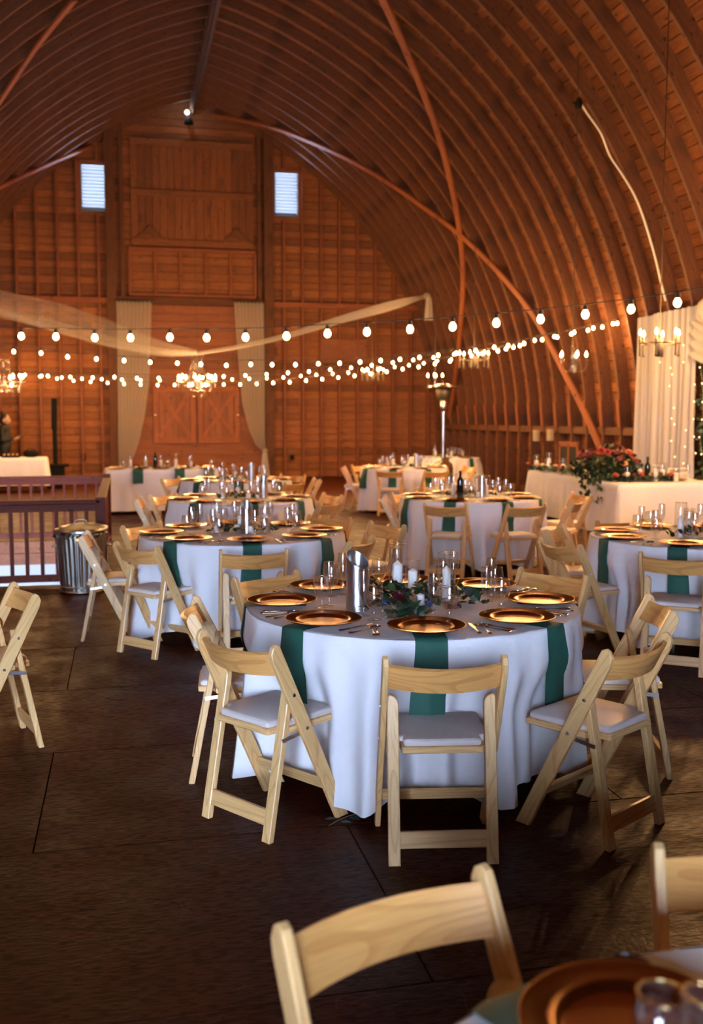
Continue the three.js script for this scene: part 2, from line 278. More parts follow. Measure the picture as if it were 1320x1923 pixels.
// ---- the two curved sides: ribs, boards between them, a shell outside ----
function archPoint(side, s, r) {   // s metres up the inner face from the floor
  if (s < ARC_Y) return [RIDGE_X + side * (r - ARC_C), s, PI / 2];
  const a = (s - ARC_Y) / ARC_R; return [RIDGE_X + side * (r * cs(a) - ARC_C), ARC_Y + r * sn(a), PI / 2 + a];
}
const ARC_LEN = ARC_Y + ARC_R * APEX_ANGLE;
const boardGeos = Array.from({ length: 6 }, (_, k) => { const g = grainUV(new RoundedBoxGeometry(1, 0.182, 0.024, 1, 0.004), AX, k * 0.531, 2.1, 1.2); return g; });
{
  const ribGeo = (() => {
    const n = 30, N = []; const sec = [];
    for (let i = 0; i <= n; i++) { const s = ARC_LEN * 1.0 * i / n; sec.push([archPoint(1, s, ARC_R), archPoint(1, s, ARC_R + RIB_DEEP)]); }
    const pos = [], uv = [], t = 0.03;
    const quad = (a, b, c, d, ua, ub, va, vb) => { for (const [p, u, v] of [[a, ua, va], [b, ub, va], [c, ub, vb], [a, ua, va], [c, ub, vb], [d, ua, vb]]) { pos.push(...p); uv.push(u, v); } };
    for (let i = 0; i < n; i++) {
      const [a, A] = sec[i], [b, B] = sec[i + 1], u0 = ARC_LEN * i / n * 0.5, u1 = ARC_LEN * (i + 1) / n * 0.5;
      const P = (q, z) => [q[0], q[1], z];
      quad(P(a, t), P(b, t), P(b, -t), P(a, -t), u0, u1, 0.1, 0.19);            // inner face
      quad(P(A, -t), P(B, -t), P(B, t), P(A, t), u0, u1, 0.4, 0.49);
      quad(P(a, -t), P(b, -t), P(B, -t), P(A, -t), u0, u1, 0.6, 0.86); quad(P(A, t), P(B, t), P(b, t), P(a, t), u0, u1, 0.2, 0.46);
    }
    const g = new THREE.BufferGeometry(); g.setAttribute('position', new THREE.Float32BufferAttribute(pos, 3)); g.setAttribute('uv', new THREE.Float32BufferAttribute(uv, 2)); g.computeVertexNormals(); return g;
  })();
  const ribLeft = ribGeo.clone(); ribLeft.translate(-RIDGE_X, 0, 0); ribLeft.rotateY(PI); ribLeft.translate(RIDGE_X, 0, 0);
  for (const side of [1, -1]) {
    const wall = setting(side > 0 ? 'wall_right' : 'wall_left'), r = rng(side > 0 ? 101 : 102);
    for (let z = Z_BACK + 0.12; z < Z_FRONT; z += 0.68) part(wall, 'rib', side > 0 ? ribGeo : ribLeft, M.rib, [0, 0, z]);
    // boards run the length of the barn in pieces with staggered ends
    const step = 0.19, rows = Math.floor(ARC_LEN / step), rad0 = ARC_R + RIB_DEEP + 0.012;
    for (let k = 0; k < rows; k++) {
      const [x, y, a] = archPoint(side, (k + 0.5) * step, rad0), up = k / rows > 0.72;
      let z = Z_BACK; const end = Z_FRONT;
      while (z < end - 0.1) {
        let len = side > 0 && !up ? between(r, 6, 11) : between(r, 14, 20); if (end - z - len < 3) len = end - z;
        const m = new THREE.Mesh(boardGeos[Math.floor(r() * 6)], M.board[Math.floor(r() * 5)]); m.name = 'board'; m.castShadow = m.receiveShadow = true;
        m.scale.set(len - 0.006, 1, 1); m.position.set(x, y, z + len / 2); m.rotation.set(0, PI / 2, 0);
        const tilt = new THREE.Quaternion().setFromAxisAngle(AZ, side * (a - PI / 2) + (r() - 0.5) * 0.015); m.quaternion.premultiply(tilt);
        wall.add(m); z += len;
      }
    }
    // outer shell that keeps daylight out
    const rs = ARC_R + RIB_DEEP + 0.05, shell = gridGeo(1, 40, (i, j) => { const [x, y] = archPoint(side, j * (ARC_LEN + 0.1), rs); return [x, y, lerp(Z_BACK - 0.3, Z_FRONT + 0.3, i)]; });
    const outer = gridGeo(1, 40, (i, j) => { const [x, y] = archPoint(side, j * (ARC_LEN + 0.1), rs + 0.08); return [x, y, lerp(Z_BACK - 0.3, Z_FRONT + 0.3, i)]; });
    part(wall, 'roof_shell', plain([shell, outer]), M.board[0]);
    // lower girt with little knee blocks, and sill
    const xi = RIDGE_X + side * (ARC_R - ARC_C);
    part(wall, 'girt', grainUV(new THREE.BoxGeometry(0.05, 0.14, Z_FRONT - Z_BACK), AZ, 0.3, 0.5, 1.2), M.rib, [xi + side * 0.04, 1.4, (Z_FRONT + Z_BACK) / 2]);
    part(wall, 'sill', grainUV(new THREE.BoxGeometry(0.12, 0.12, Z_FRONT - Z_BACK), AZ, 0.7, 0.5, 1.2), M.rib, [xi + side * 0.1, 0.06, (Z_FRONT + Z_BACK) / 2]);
    if (side > 0) for (let z = Z_BACK + 0.12; z < -8; z += 0.68) part(wall, 'knee_block', rawPlank(0.03, 0.5, 0.1), M.stud, [xi - 0.03 - (halfWidth(2.0) < 6.8 ? 0.03 : 0), 1.72, z + 0.02], [0, 0, 0.1]);
  }
}
// wind braces: planks bent over the inner edges of the ribs, crossing them at a slant
function brace(parent, px, w, t, mat) {
  const pts = px.map(([u, v]) => onArch(u, v, ARC_R - 0.03)), curve = new THREE.CatmullRomCurve3(pts), n = 28;
  const g = gridGeo(4, n, (i, j) => {
    const p = curve.getPointAt(j), tan = curve.getTangentAt(j), sgn = Math.sign(p.x - RIDGE_X), nrm = V3(-(p.x - RIDGE_X + sgn * ARC_C), -Math.max(0.001, p.y - ARC_Y), 0).normalize(), side = tan.clone().cross(nrm).normalize();
    const k = Math.round(i * 4) % 4, a = (k === 0 || k === 3) ? -w / 2 : w / 2, b = (k < 2) ? -t / 2 : t / 2; const q = p.clone().addScaledVector(side, a).addScaledVector(nrm, b);
    return [q.x, q.y, q.z, j * curve.getLength() * 0.5, i * 0.3];
  });
  return part(parent, 'wind_brace', inset(g.toNonIndexed(), 0.3), mat);
}
const wallRight = scene.getObjectByName('wall_right'), wallLeft = scene.getObjectByName('wall_left');
brace(wallRight, [[700, -40], [760, 90], [822, 250], [856, 390], [869, 500], [866, 600], [852, 730], [843, 785]], 0.17, 0.04, M.brace);
brace(wallRight, [[400, 216], [505, 238], [600, 274], [700, 325], [800, 392], [870, 446], [935, 510], [1000, 590], [1060, 700], [1105, 790], [1135, 862]], 0.17, 0.04, M.brace);
brace(wallLeft, [[140, 0], [100, 48], [60, 100], [20, 160], [-40, 250]], 0.15, 0.04, M.brace);
brace(wallLeft, [[202, 264], [150, 284], [100, 305], [50, 328], [0, 352], [-60, 385]], 0.15, 0.04, M.brace);
{ // ridge beam and hay track under it
  const c = setting('ceiling');
  part(c, 'ridge_beam', grainUV(new THREE.BoxGeometry(0.16, 0.3, Z_FRONT - Z_BACK), AZ, 0, 0.5, 1), M.darkTimber, [RIDGE_X, ARC_Y + ARC_R * sn(APEX_ANGLE) - 0.02, (Z_FRONT + Z_BACK) / 2]);
  part(c, 'hay_track', new THREE.BoxGeometry(0.06, 0.1, Z_FRONT - Z_BACK - 1), M.iron, [RIDGE_X, ARC_Y + ARC_R * sn(APEX_ANGLE) - 0.25, (Z_FRONT + Z_BACK) / 2]);
}
// ---- the gable wall at the far end ----
const LOUVRES = [[-0.97, -0.3, 7.0, 8.22], [4.1, 4.78, 7.08, 8.28]];
{
  const w = setting('wall_back'), r = rng(103), zf = Z_BACK, step = 0.198;
  for (let k = 0; k < 50; k++) {                 // horizontal boards
    const y0 = k * step, yc = y0 + step / 2, hw = Math.min(halfWidth(yc, ARC_R + 0.15), 7.05); if (hw < 0.3) break;
    let spans = [[RIDGE_X - hw, RIDGE_X + hw]];
    for (const [a, b, c, d] of LOUVRES) if (yc > c - 0.05 && yc < d + 0.05) spans = spans.flatMap(([p, q]) => (b <= p || a >= q ? [[p, q]] : [[p, a], [b, q]]));
    for (const [p, q] of spans) {
      const cutAt = q - p > 6 ? [p, lerp(p, q, between(r, 0.25, 0.42)), lerp(p, q, between(r, 0.58, 0.75)), q] : [p, q];
      for (let i = 0; i + 1 < cutAt.length; i++) { const len = cutAt[i + 1] - cutAt[i]; if (len < 0.05) continue; const m = part(w, 'board', boardGeos[Math.floor(r() * 6)], M.board[Math.floor(r() * 5)], [(cutAt[i] + cutAt[i + 1]) / 2, yc, zf - 0.02 + (r() - 0.5) * 0.008]); m.scale.set(len - 0.006, 1, 1); }
    }
  }
  const outline = new THREE.Shape(); const pts = [];
  for (let j = 0; j <= 24; j++) { const [x, y] = archPoint(1, ARC_LEN * j / 24, ARC_R + 0.3); pts.push([x, y]); }
  for (let j = 24; j >= 0; j--) { const [x, y] = archPoint(-1, ARC_LEN * j / 24, ARC_R + 0.3); pts.push([x, y]); }
  pts.forEach(([x, y], i) => (i ? outline.lineTo(x, y) : outline.moveTo(x, y)));
  for (const [a, b, c, d] of LOUVRES) { const h = new THREE.Path(); h.moveTo(a, c); h.lineTo(b, c); h.lineTo(b, d); h.lineTo(a, d); h.closePath(); outline.holes.push(h); }
  part(w, 'wall_shell', new THREE.ExtrudeGeometry(outline, { depth: 0.08, bevelEnabled: false }), M.board[0], [0, 0, zf - 0.13]);
  // studs
  const studX = []; for (let x = 4.35; x < RIDGE_X + 6.9; x += 0.515) studX.push(x); for (let x = -0.55; x > RIDGE_X - 6.9; x -= 0.515) studX.push(x);
  for (const x of studX) {
    let top = 0; while (top < 9.6 && Math.abs(x - RIDGE_X) < halfWidth(top, ARC_R)) top += 0.02;
    const spans = []; const lv = LOUVRES.find(([a, b]) => x > a - 0.03 && x < b + 0.03);
    if (lv) spans.push([0, lv[2] - 0.06], [lv[3] + 0.06, top]); else spans.push([0, top]);
    for (const [a0, b0] of spans) for (const [a, b] of [[Math.max(a0, 0), Math.min(b0, 4.64)], [Math.max(a0, 4.8), b0]]) if (b - a > 0.15) part(w, 'stud', rawPlank(0.05, b - a, 0.15), M.stud, [x, (a + b) / 2, zf + 0.075]);
  }
  for (const [a, b] of [[RIDGE_X - 6.3, -0.3], [4.0, RIDGE_X + 6.3]]) part(w, 'wall_beam', plank(b - a, 0.15, 0.14, 0.006), M.stud, [(a + b) / 2, 4.72, zf + 0.09]);
  for (const [x, m] of [[-0.24, M.darkTimber], [3.92, M.darkTimber]]) part(w, 'post', plank(0.24, x < 0 ? 9.3 : 9.3, 0.22, 0.01), m, [x, 4.64, zf + 0.13]);
  for (const x of [0.06, 3.68]) part(w, 'post', plank(0.1, 4.6, 0.14, 0.006), M.darkTimber, [x, 7.0, zf + 0.1]);
  // hay door: upright boards, three battens, two gussets
  const hx0 = 0.3, hx1 = 3.52, hy0 = 6.2, hy1 = 8.95, nb = 17;
  for (let k = 0; k < nb; k++) { const bw = (hx1 - hx0) / nb; part(w, 'upright_board', plank(bw - 0.008, hy1 - hy0, 0.03, 0.004), M.board[[1, 3, 4][Math.floor(r() * 3)]], [hx0 + (k + 0.5) * bw, (hy0 + hy1) / 2, zf + 0.07 + (r() - 0.5) * 0.008]); }
  for (const y of [6.27, 7.55, 8.86]) part(w, 'batten', plank(hx1 - hx0, 0.16, 0.035, 0.004), M.board[1], [(hx0 + hx1) / 2, y, zf + 0.11]);
  for (const x of [0.78, 3.06]) part(w, 'gusset', grainUV(new THREE.ExtrudeGeometry(polygon([[-0.36, 0], [0.36, 0], [0, 0.36]]), { depth: 0.03, bevelEnabled: true, bevelSize: 0.004, bevelThickness: 0.004, bevelSegments: 1 }), AX, 0.2, 0.5, 1), M.board[3], [x, 6.35, zf + 0.1]);
  // framed panel of five bays under it
  const py0 = 4.86, py1 = 6.14;
  for (const y of [py0 + 0.04, py1 - 0.04]) part(w, 'panel_rail', plank(3.36, 0.08, 0.08, 0.005), M.stud, [1.9, y, zf + 0.07]);
  for (let k = 0; k < 6; k++) part(w, 'panel_stile', plank(0.07, py1 - py0 - 0.16, 0.08, 0.005), M.stud, [0.24 + k * 0.665, (py0 + py1) / 2, zf + 0.07]);
  for (let k = 0; k < 6; k++) part(w, 'board', plank(3.3, 0.2, 0.02, 0.004), M.board[[1, 0, 4][k % 3]], [1.9, py0 + 0.12 + k * 0.212, zf + 0.012]);
  // planked bay between the curtains
  for (let k = 0; k < 22; k++) part(w, 'plank', plank(4.0, 0.206, 0.03, 0.004), M.doorPlank[Math.floor(r() * 3)], [1.86, 0.105 + k * 0.211, zf + 0.035 + (r() - 0.5) * 0.006]);
  part(w, 'lintel', plank(4.2, 0.16, 0.16, 0.008), M.darkTimber, [1.86, 4.76, zf + 0.1]);
  // right-hand boarded hatch on the studs
  part(w, 'hatch_board', plank(1.35, 0.56, 0.03, 0.006), M.doorPlank[0], [6.02, 3.55, zf + 0.115]); part(w, 'hatch_rail', plank(1.0, 0.08, 0.05, 0.004), M.darkTimber, [6.05, 3.12, zf + 0.13]);
  for (const x of [5.18, 0]) if (x) part(w, 'outlet_box', new RoundedBoxGeometry(0.1, 0.14, 0.05, 1, 0.01), M.black, [4.55, 0.55, zf + 0.1]);
  part(w, 'outlet_box', new RoundedBoxGeometry(0.11, 0.2, 0.06, 1, 0.01), M.black, [-1.06, 0.6, zf + 0.1]);
}
{ // double X-braced barn door on the planked bay
  const d = setting('door_1'), z = Z_BACK + 0.075, r = rng(104);
  for (const x0 of [0.78, 1.97]) {
    const W = 1.13, y0 = 0.95, y1 = 2.5;
    for (let k = 0; k < 7; k++) part(d, 'upright_board', plank(W / 7 - 0.006, y1 - y0, 0.025, 0.003), M.doorPlank[Math.floor(r() * 3)], [x0 + (k + 0.5) * W / 7, (y0 + y1) / 2, z]);
    for (const x of [x0 + 0.07, x0 + W - 0.07]) part(d, 'stile', plank(0.14, y1 - y0, 0.03, 0.004), M.brace, [x, (y0 + y1) / 2, z + 0.028]);
    for (const y of [y0 + 0.08, y1 - 0.08]) part(d, 'rail', plank(W - 0.28, 0.15, 0.03, 0.004), M.brace, [x0 + W / 2, y, z + 0.028]);
    const a = Math.atan2(1.22, 0.85), L = Math.hypot(1.2, 0.83);
    for (const s of [-1, 1]) part(d, 'cross_brace', plank(L, 0.1, 0.026, 0.003), M.brace, [x0 + W / 2, (y0 + y1) / 2, z + 0.027 + s * 0.002], [0, 0, s * a]);
    part(d, 'handle', new RoundedBoxGeometry(0.05, 0.025, 0.03, 1, 0.008), M.hardware, [x0 < 1 ? x0 + 0.05 : x0 + W - 0.05, 1.72, z + 0.06]);
  }
}
LOUVRES.forEach(([a, b, c, d], n) => { // louvred vents: frame and sloping slats, sky behind
  const w = setting('window_' + (n + 1)), z = Z_BACK - 0.05, W = b - a, H = d - c;
  for (const y of [c + 0.02, d - 0.02]) part(w, 'frame_rail', new RoundedBoxGeometry(W, 0.04, 0.14, 1, 0.005), M.louvre, [(a + b) / 2, y, z + 0.04]);
  for (const x of [a + 0.018, b - 0.018]) part(w, 'frame_stile', new RoundedBoxGeometry(0.036, H - 0.08, 0.14, 1, 0.005), M.louvre, [x, (c + d) / 2, z + 0.04]);
  for (let k = 0; k < 13; k++) part(w, 'slat', new RoundedBoxGeometry(W - 0.07, 0.014, 0.14, 1, 0.004), M.louvre, [(a + b) / 2, c + 0.085 + k * (H - 0.13) / 12.5, z + 0.03], [-0.46, 0, 0]);
  const y0 = c - 0.05, y1 = d + 0.05; for (const y of [y0, y1]) part(w, 'casing', plank(W + 0.18, 0.09, 0.05, 0.004), M.stud, [(a + b) / 2, y, Z_BACK + 0.03]);
  for (const x of [a - 0.045, b + 0.045]) part(w, 'casing', plank(0.09, H + 0.02, 0.05, 0.004), M.stud, [x, (c + d) / 2, Z_BACK + 0.03]);
});
{ // the end wall behind the camera with its wide open doorway, and the yard outside
  const w = setting('wall_front'), D = DOORWAY, z = D.z + 0.1, s = new THREE.Shape();
  const pts = []; for (let j = 0; j <= 20; j++) { const [x, y] = archPoint(1, ARC_LEN * j / 20, ARC_R + 0.3); pts.push([x, y]); } for (let j = 20; j >= 0; j--) { const [x, y] = archPoint(-1, ARC_LEN * j / 20, ARC_R + 0.3); pts.push([x, y]); }
  pts.forEach(([x, y], i) => (i ? s.lineTo(x, y) : s.moveTo(x, y)));
  s.lineTo(D.x0, 0); s.lineTo(D.x0, D.top); s.lineTo(D.x1, D.top); s.lineTo(D.x1, 0); s.closePath();
  part(w, 'end_wall', grainUV(new THREE.ExtrudeGeometry(s, { depth: 0.12, bevelEnabled: false }), AX, 0, 0.5, 1), M.board[1], [0, 0, z]);
  for (const x of [D.x0 - 0.08, D.x1 + 0.08]) part(w, 'door_jamb', rawPlank(0.16, D.top, 0.2), M.stud, [x, D.top / 2, z]);
  part(w, 'door_lintel', rawPlank(D.x1 - D.x0 + 0.4, 0.25, 0.2), M.stud, [(D.x0 + D.x1) / 2, D.top + 0.12, z]);
  const g = setting('ground'); part(g, 'yard', new THREE.BoxGeometry(40, 0.2, 24), M.gravel, [2, -0.16, D.z + 12.3]);
}
// ---- railings round the stair opening ----
function railing(name, label, x0, x1, z, height, pitch, along = 'x') {
  const n = Math.abs(x1 - x0), g = thing(name, label, 'railing', along === 'x' ? [(x0 + x1) / 2, 0, z] : [z, 0, (x0 + x1) / 2], along === 'x' ? 0 : PI / 2, 'stair railings');
  part(g, 'top_rail', plank(n, 0.045, 0.1, 0.01), M.railWood, [0, height - 0.022, 0]); part(g, 'upper_rail', plank(n, 0.07, 0.035, 0.004), M.railWood, [0, height - 0.08, 0]);
  part(g, 'bottom_rail', plank(n, 0.07, 0.045, 0.006), M.railWood, [0, 0.075, 0]);
  const bal = plank(0.036, height - 0.225, 0.036, 0.004); for (let x = -n / 2 + pitch / 2; x < n / 2; x += pitch) part(g, 'baluster', bal, M.railWood, [x, 0.11 + (height - 0.225) / 2, 0]);
  for (const x of [-n / 2, n / 2]) part(g, 'newel_post', plank(0.1, height + 0.02, 0.1, 0.006), M.railWood, [x, (height + 0.02) / 2, 0]);
  return g;
}
railing('stair_railing', 'reddish wooden railing with square balusters in front of trash can', -4.85, -0.24, -10.1, 0.845, 0.142);
railing('stair_railing', 'reddish wooden railing on the far side of the stair opening', -4.85, -0.24, -13.93, 0.865, 0.142);
railing('stair_railing', 'short side railing linking both stair railings near the curtain table', -13.8, -10.2, -0.24, 0.845, 0.142, 'z');

// ================= CHAIRS =================
const chairProto = (() => {
  const g = new THREE.Group(); g.name = 'folding_chair';
  const dz = 0.385, Hh = 0.775, L = Math.hypot(dz, Hh), uz = dz / L, uy = Hh / L, tilt = Math.atan2(uz, uy);
  const P = (s, n) => [-dz + uz * s + uy * n, uy * s - uz * n];       // along the post, across it (z, y)
  const foot = (n) => { const s = uz * n / uy; return P(s, n); };
  const w = 0.03, post = polygon([foot(-w), foot(w), P(L - 0.05, w), P(L - 0.018, w * 0.75), P(L, w * 0.1), P(L + 0.002, -w * 0.55), P(L - 0.012, -w), P(L - 0.03, -w)]);
  const postGeo = grainUV(extrudeX(post, 0.022), V3(0, uy, uz), 0.1, 1.0, 2.2);
  for (const s of [-1, 1]) part(g, 'back_post', postGeo, M.chair, [s * 0.218, 0, 0]);
  // rear leg: flat stick, rounded top, leaning forward to the pivot
  const leg = (s) => {
    const sh = new THREE.Shape(); sh.moveTo(-0.022, 0); sh.lineTo(0.022, 0); sh.lineTo(0.022, 0.57); sh.quadraticCurveTo(0.022, 0.607, -0.012, 0.612); sh.lineTo(-0.022, 0.605); sh.closePath();
    const e = new THREE.ExtrudeGeometry(sh, { depth: 0.022, bevelEnabled: true, bevelThickness: 0.003, bevelSize: 0.003, bevelOffset: -0.003, bevelSegments: 1, curveSegments: 6 });
    e.translate(0, 0, -0.011); if (s > 0) e.scale(-1, 1, 1);
    const p = e.attributes.position; for (let i = 0; i < p.count; i++) p.setZ(i, p.getZ(i) - 0.118 * p.getY(i) / 0.605);
    if (s > 0) { const q = e, a = q.attributes.position; for (let i = 0; i < a.count; i += 3) { const t = [a.getX(i + 1), a.getY(i + 1), a.getZ(i + 1)]; a.setXYZ(i + 1, a.getX(i + 2), a.getY(i + 2), a.getZ(i + 2)); a.setXYZ(i + 2, ...t); } q.computeVertexNormals(); return grainUV(q, AY, 0.6, 1, 2.2); }
    e.computeVertexNormals(); return grainUV(e, AY, 0.4, 1, 2.2);
  };
  part(g, 'rear_leg', leg(-1), M.chair, [-0.183, 0, 0]); part(g, 'rear_leg', leg(1), M.chair, [0.183, 0, 0]);
  // backrest slat, bowed back and arched up
  const b = new RoundedBoxGeometry(0.416, 0.102, 0.017, 3, 0.004), bb = new THREE.BoxGeometry(0.416, 0.102, 0.017, 18, 2, 1); b.dispose();
  const bp = bb.attributes.position; for (let i = 0; i < bp.count; i++) { const q = 1 - (bp.getX(i) / 0.208) ** 2; bp.setZ(i, bp.getZ(i) + 0.052 * q); bp.setY(i, bp.getY(i) + 0.016 * q); }
  bb.computeVertexNormals(); let slat = grainUV(bb, AX, 0.85, 1.1, 1.6); slat = inset(slat, 0.5);
  part(g, 'backrest', slat, M.chairSlat, [0, 0.703, -dz + uz * 0.785], [tilt, 0, 0]);
  // seat frame and padded vinyl seat
  const seat = (k, f) => { const s = new THREE.Shape(); const a = 0.195 - k, r = 0.155 - k, z0 = 0.405 - k, z1 = 0.115 + k * 0, z2 = 0.032 + k; s.moveTo(-a + 0.02, z0); s.lineTo(a - 0.02, z0); s.quadraticCurveTo(a, z0, a, z0 - 0.02); s.lineTo(a, z1); s.lineTo(r, z1 - 0.01); s.lineTo(r, z2 + 0.015); s.quadraticCurveTo(r, z2, r - 0.015, z2); s.lineTo(-r + 0.015, z2); s.quadraticCurveTo(-r, z2, -r, z2 + 0.015); s.lineTo(-r, z1 - 0.01); s.lineTo(-a, z1); s.lineTo(-a, z0 - 0.02); s.quadraticCurveTo(-a, z0, -a + 0.02, z0); return s; };
  const fr = new THREE.ExtrudeGeometry(seat(0), { depth: 0.02, bevelEnabled: true, bevelThickness: 0.003, bevelSize: 0.003, bevelOffset: -0.003, bevelSegments: 1, curveSegments: 4 }); fr.rotateX(-PI / 2);
  part(g, 'seat_frame', grainUV(fr, AX, 1.3, 1, 2.2), M.chair, [0, 0.412, 0]);
  const pd = new THREE.ExtrudeGeometry(seat(0.014), { depth: 0.004, bevelEnabled: true, bevelThickness: 0.013, bevelSize: 0.013, bevelOffset: -0.008, bevelSegments: 3, curveSegments: 4 }); pd.rotateX(-PI / 2);
  part(g, 'seat_pad', inset(pd.index ? pd.toNonIndexed() : pd, 0.9), M.vinyl, [0, 0.443, 0], null, 'ivory vinyl seat pad');
  part(g, 'front_stretcher', plank(0.414, 0.044, 0.02, 0.003), M.chair, [0, 0.15, -dz + uz * 0.15 / uy], [tilt, 0, 0]);
  part(g, 'rear_stretcher', plank(0.326, 0.062, 0.02, 0.003), M.chair, [0, 0.088, -0.017], [0.19 * -1, 0, 0]);
  const br = new RoundedBoxGeometry(0.004, 0.018, 0.125, 1, 0.0015), bolt = new THREE.CylinderGeometry(0.0065, 0.0075, 0.006, 12); bolt.rotateZ(PI / 2);
  for (const s of [-1, 1]) {
    part(g, 'hinge_bracket', br, M.hardware, [s * 0.2035, 0.398, -0.125], [0.12, 0, 0], 'steel hinge bracket');
    for (const y of [0.572, 0.425]) part(g.children[s < 0 ? 0 : 1], 'bolt', bolt, M.hardware, [s * 0.0125, y, -dz + dz * y / Hh], null, 'steel bolt');
  }
  for (const m of g.children) if (!m.geometry.attributes.uv) console.log('no uv', m.name);
  return g;
})();
function chair(x, z, tx, tz, label, group) {     // feet at x,z, facing tx,tz
  const c = chairProto.clone(); c.name = numbered('folding_chair'); scene.add(c); c.position.set(x, 0, z); c.rotation.y = Math.atan2(x - tx, z - tz);
  return tag(c, label, 'chair', group);
}

// ================= ROUND TABLES =================
const TOP = 0.762;
const TABLE = [];
const cloths = new Map();
function clothRadius(t, th, d) {       // t: table config, th: world angle, d: metres below the table edge
  const k = Math.min(1, d / 0.72); let near = 9;
  for (const a of t.chairs) { const q = Math.abs(((th - rad(a)) % (2 * PI) + 3 * PI) % (2 * PI) - PI); near = Math.min(near, q); }
  const free = smooth(0.2, 0.36, near), press = smooth(0.12, 0.36, d) * (1 - free);
  const f1 = 0.5 + 0.5 * sn(18 * th + t.seed + 1.5 * sn(3 * th + t.seed)), f2 = 0.5 + 0.5 * sn(31 * th + t.seed * 2.3 + 1.3 * sn(5 * th)), wave = 0.62 * Math.pow(f1, 1.8) + 0.38 * Math.pow(f2, 1.6), ripple = 0.006 * sn(41 * th + 3 * t.seed + 2 * sn(4 * th)) * smooth(0.03, 0.3, d);
  return 0.782 + 0.012 * k + (0.022 * smooth(0.02, 0.2, d) + 0.1 * Math.pow(k, 0.85)) * wave * (0.6 + 0.6 * free) - 0.085 * press + ripple;
}
function clothGeo(t, nu, nv) {
  const hem = (th) => { let near = 9; for (const a of t.chairs) near = Math.min(near, Math.abs(((th - rad(a)) % (2 * PI) + 3 * PI) % (2 * PI) - PI)); return TOP - 0.045 - 0.012 * sn(5 * th + t.seed) - 0.07 * (1 - smooth(0.1, 0.4, near)); };
  return gridGeo(nu, nv + 6, (i, j) => {
    const th = i * 2 * PI, J = j * (nv + 6);
    if (J <= 4) { const r = 0.772 * J / 4; return [r * sn(th), TOP + 0.004, r * cs(th), r * sn(th), r * cs(th)]; }
    if (J <= 6) { const a = (J - 4) / 2 * PI / 2; const r = 0.772 + (clothRadius(t, th, 0.02) - 0.772) * sn(a); return [r * sn(th), TOP + 0.004 - 0.02 * (1 - cs(a)), r * cs(th), th * 0.8, r]; }
    const d = 0.016 + (hem(th) - 0.016) * (J - 6) / nv, r = clothRadius(t, th, d);
    return [r * sn(th), TOP - d, r * cs(th), th * 0.8, 0.8 + d];
  }, true);
}
function napkinGeo(t, th, hang, skew) {
  const w = 0.066, nu = 6, nv = 22, x0 = 0.5;
  return gridGeo(nu, nv, (i, j) => {
    const s = j * (0.3 + hang), off = (i - 0.5) * 2 * w * (1 + 0.12 * smooth(0.3, 0.3 + hang, s)) + skew * smooth(0.3, 0.3 + hang, s);
    let r, y;
    if (s < 0.285) { r = x0 + s; y = TOP + 0.0065; }
    else { const d = s - 0.285; r = 0; y = TOP + 0.0065 - d; }
    const a = th + off / Math.max(0.5, s < 0.285 ? x0 + s : 0.8);
    if (s < 0.285) { const tx = sn(th) * r + cs(th) * off, tz = cs(th) * r - sn(th) * off; return [tx, y, tz, off, s]; }
    const d = s - 0.285, e = smooth(0, 0.03, d); r = Math.max(0.782, ...[-0.05, -0.025, 0, 0.025, 0.05].map((q) => clothRadius(t, a + q, d))) + 0.008 + 0.004 * sn(off * 60 + t.seed);
    return [sn(a) * r, TOP + 0.0065 - Math.max(0, d - 0.004) * 1.0 - 0.002 * e, cs(a) * r, off, s];
  });
}
function roundTable(cfg) {
  const t = { seed: 1.7, plateR: 0.605, hang: 0.3, fine: false, ...cfg }; TABLE.push(t);
  const table = thing('round_table', `round folding banquet table ${t.where}, hidden under its cloth`, 'table', [t.x, 0, t.z]);
  part(table, 'tabletop', new THREE.CylinderGeometry(0.765, 0.765, 0.022, 48), M.board[4], [0, TOP - 0.012, 0]);
  for (let k = 0; k < 4; k++) part(table, 'leg', new THREE.CylinderGeometry(0.014, 0.014, TOP - 0.024, 8), M.iron, [0.42 * (k & 1 ? 1 : -1), (TOP - 0.024) / 2, 0.42 * (k & 2 ? 1 : -1)]);
  const cl = solo('tablecloth', clothGeo(t, t.fine ? 240 : 144, t.fine ? 30 : 18), M.linen, `white tablecloth draped to the floor over round table ${t.where}`, 'tablecloth', [t.x, 0, t.z]);
  const nap = new Map();
  t.seats.forEach((deg, n) => {
    const th = rad(deg), sx = t.x + 0, sk = ((n * 37) % 5 - 2) * 0.008;
    const m = solo('napkin', napkinGeo(t, th, t.hang + ((n * 13) % 4) * 0.012, sk), M.napkin, t.words ? `emerald green napkin hanging ${t.words[n]}` : `emerald green napkin hanging from a plate on round table ${t.where}`, 'napkin', [t.x, 0, t.z], null, `napkins on round table ${t.where}`);
    seatSetting(t, th, n);
  });
  return t;
}
// seat frame: r metres from the table's middle, s metres to the diner's right
const seatPos = (t, th, r, s, y) => V3(t.x + sn(th) * r + cs(th) * s, y, t.z + cs(th) * r - sn(th) * s);

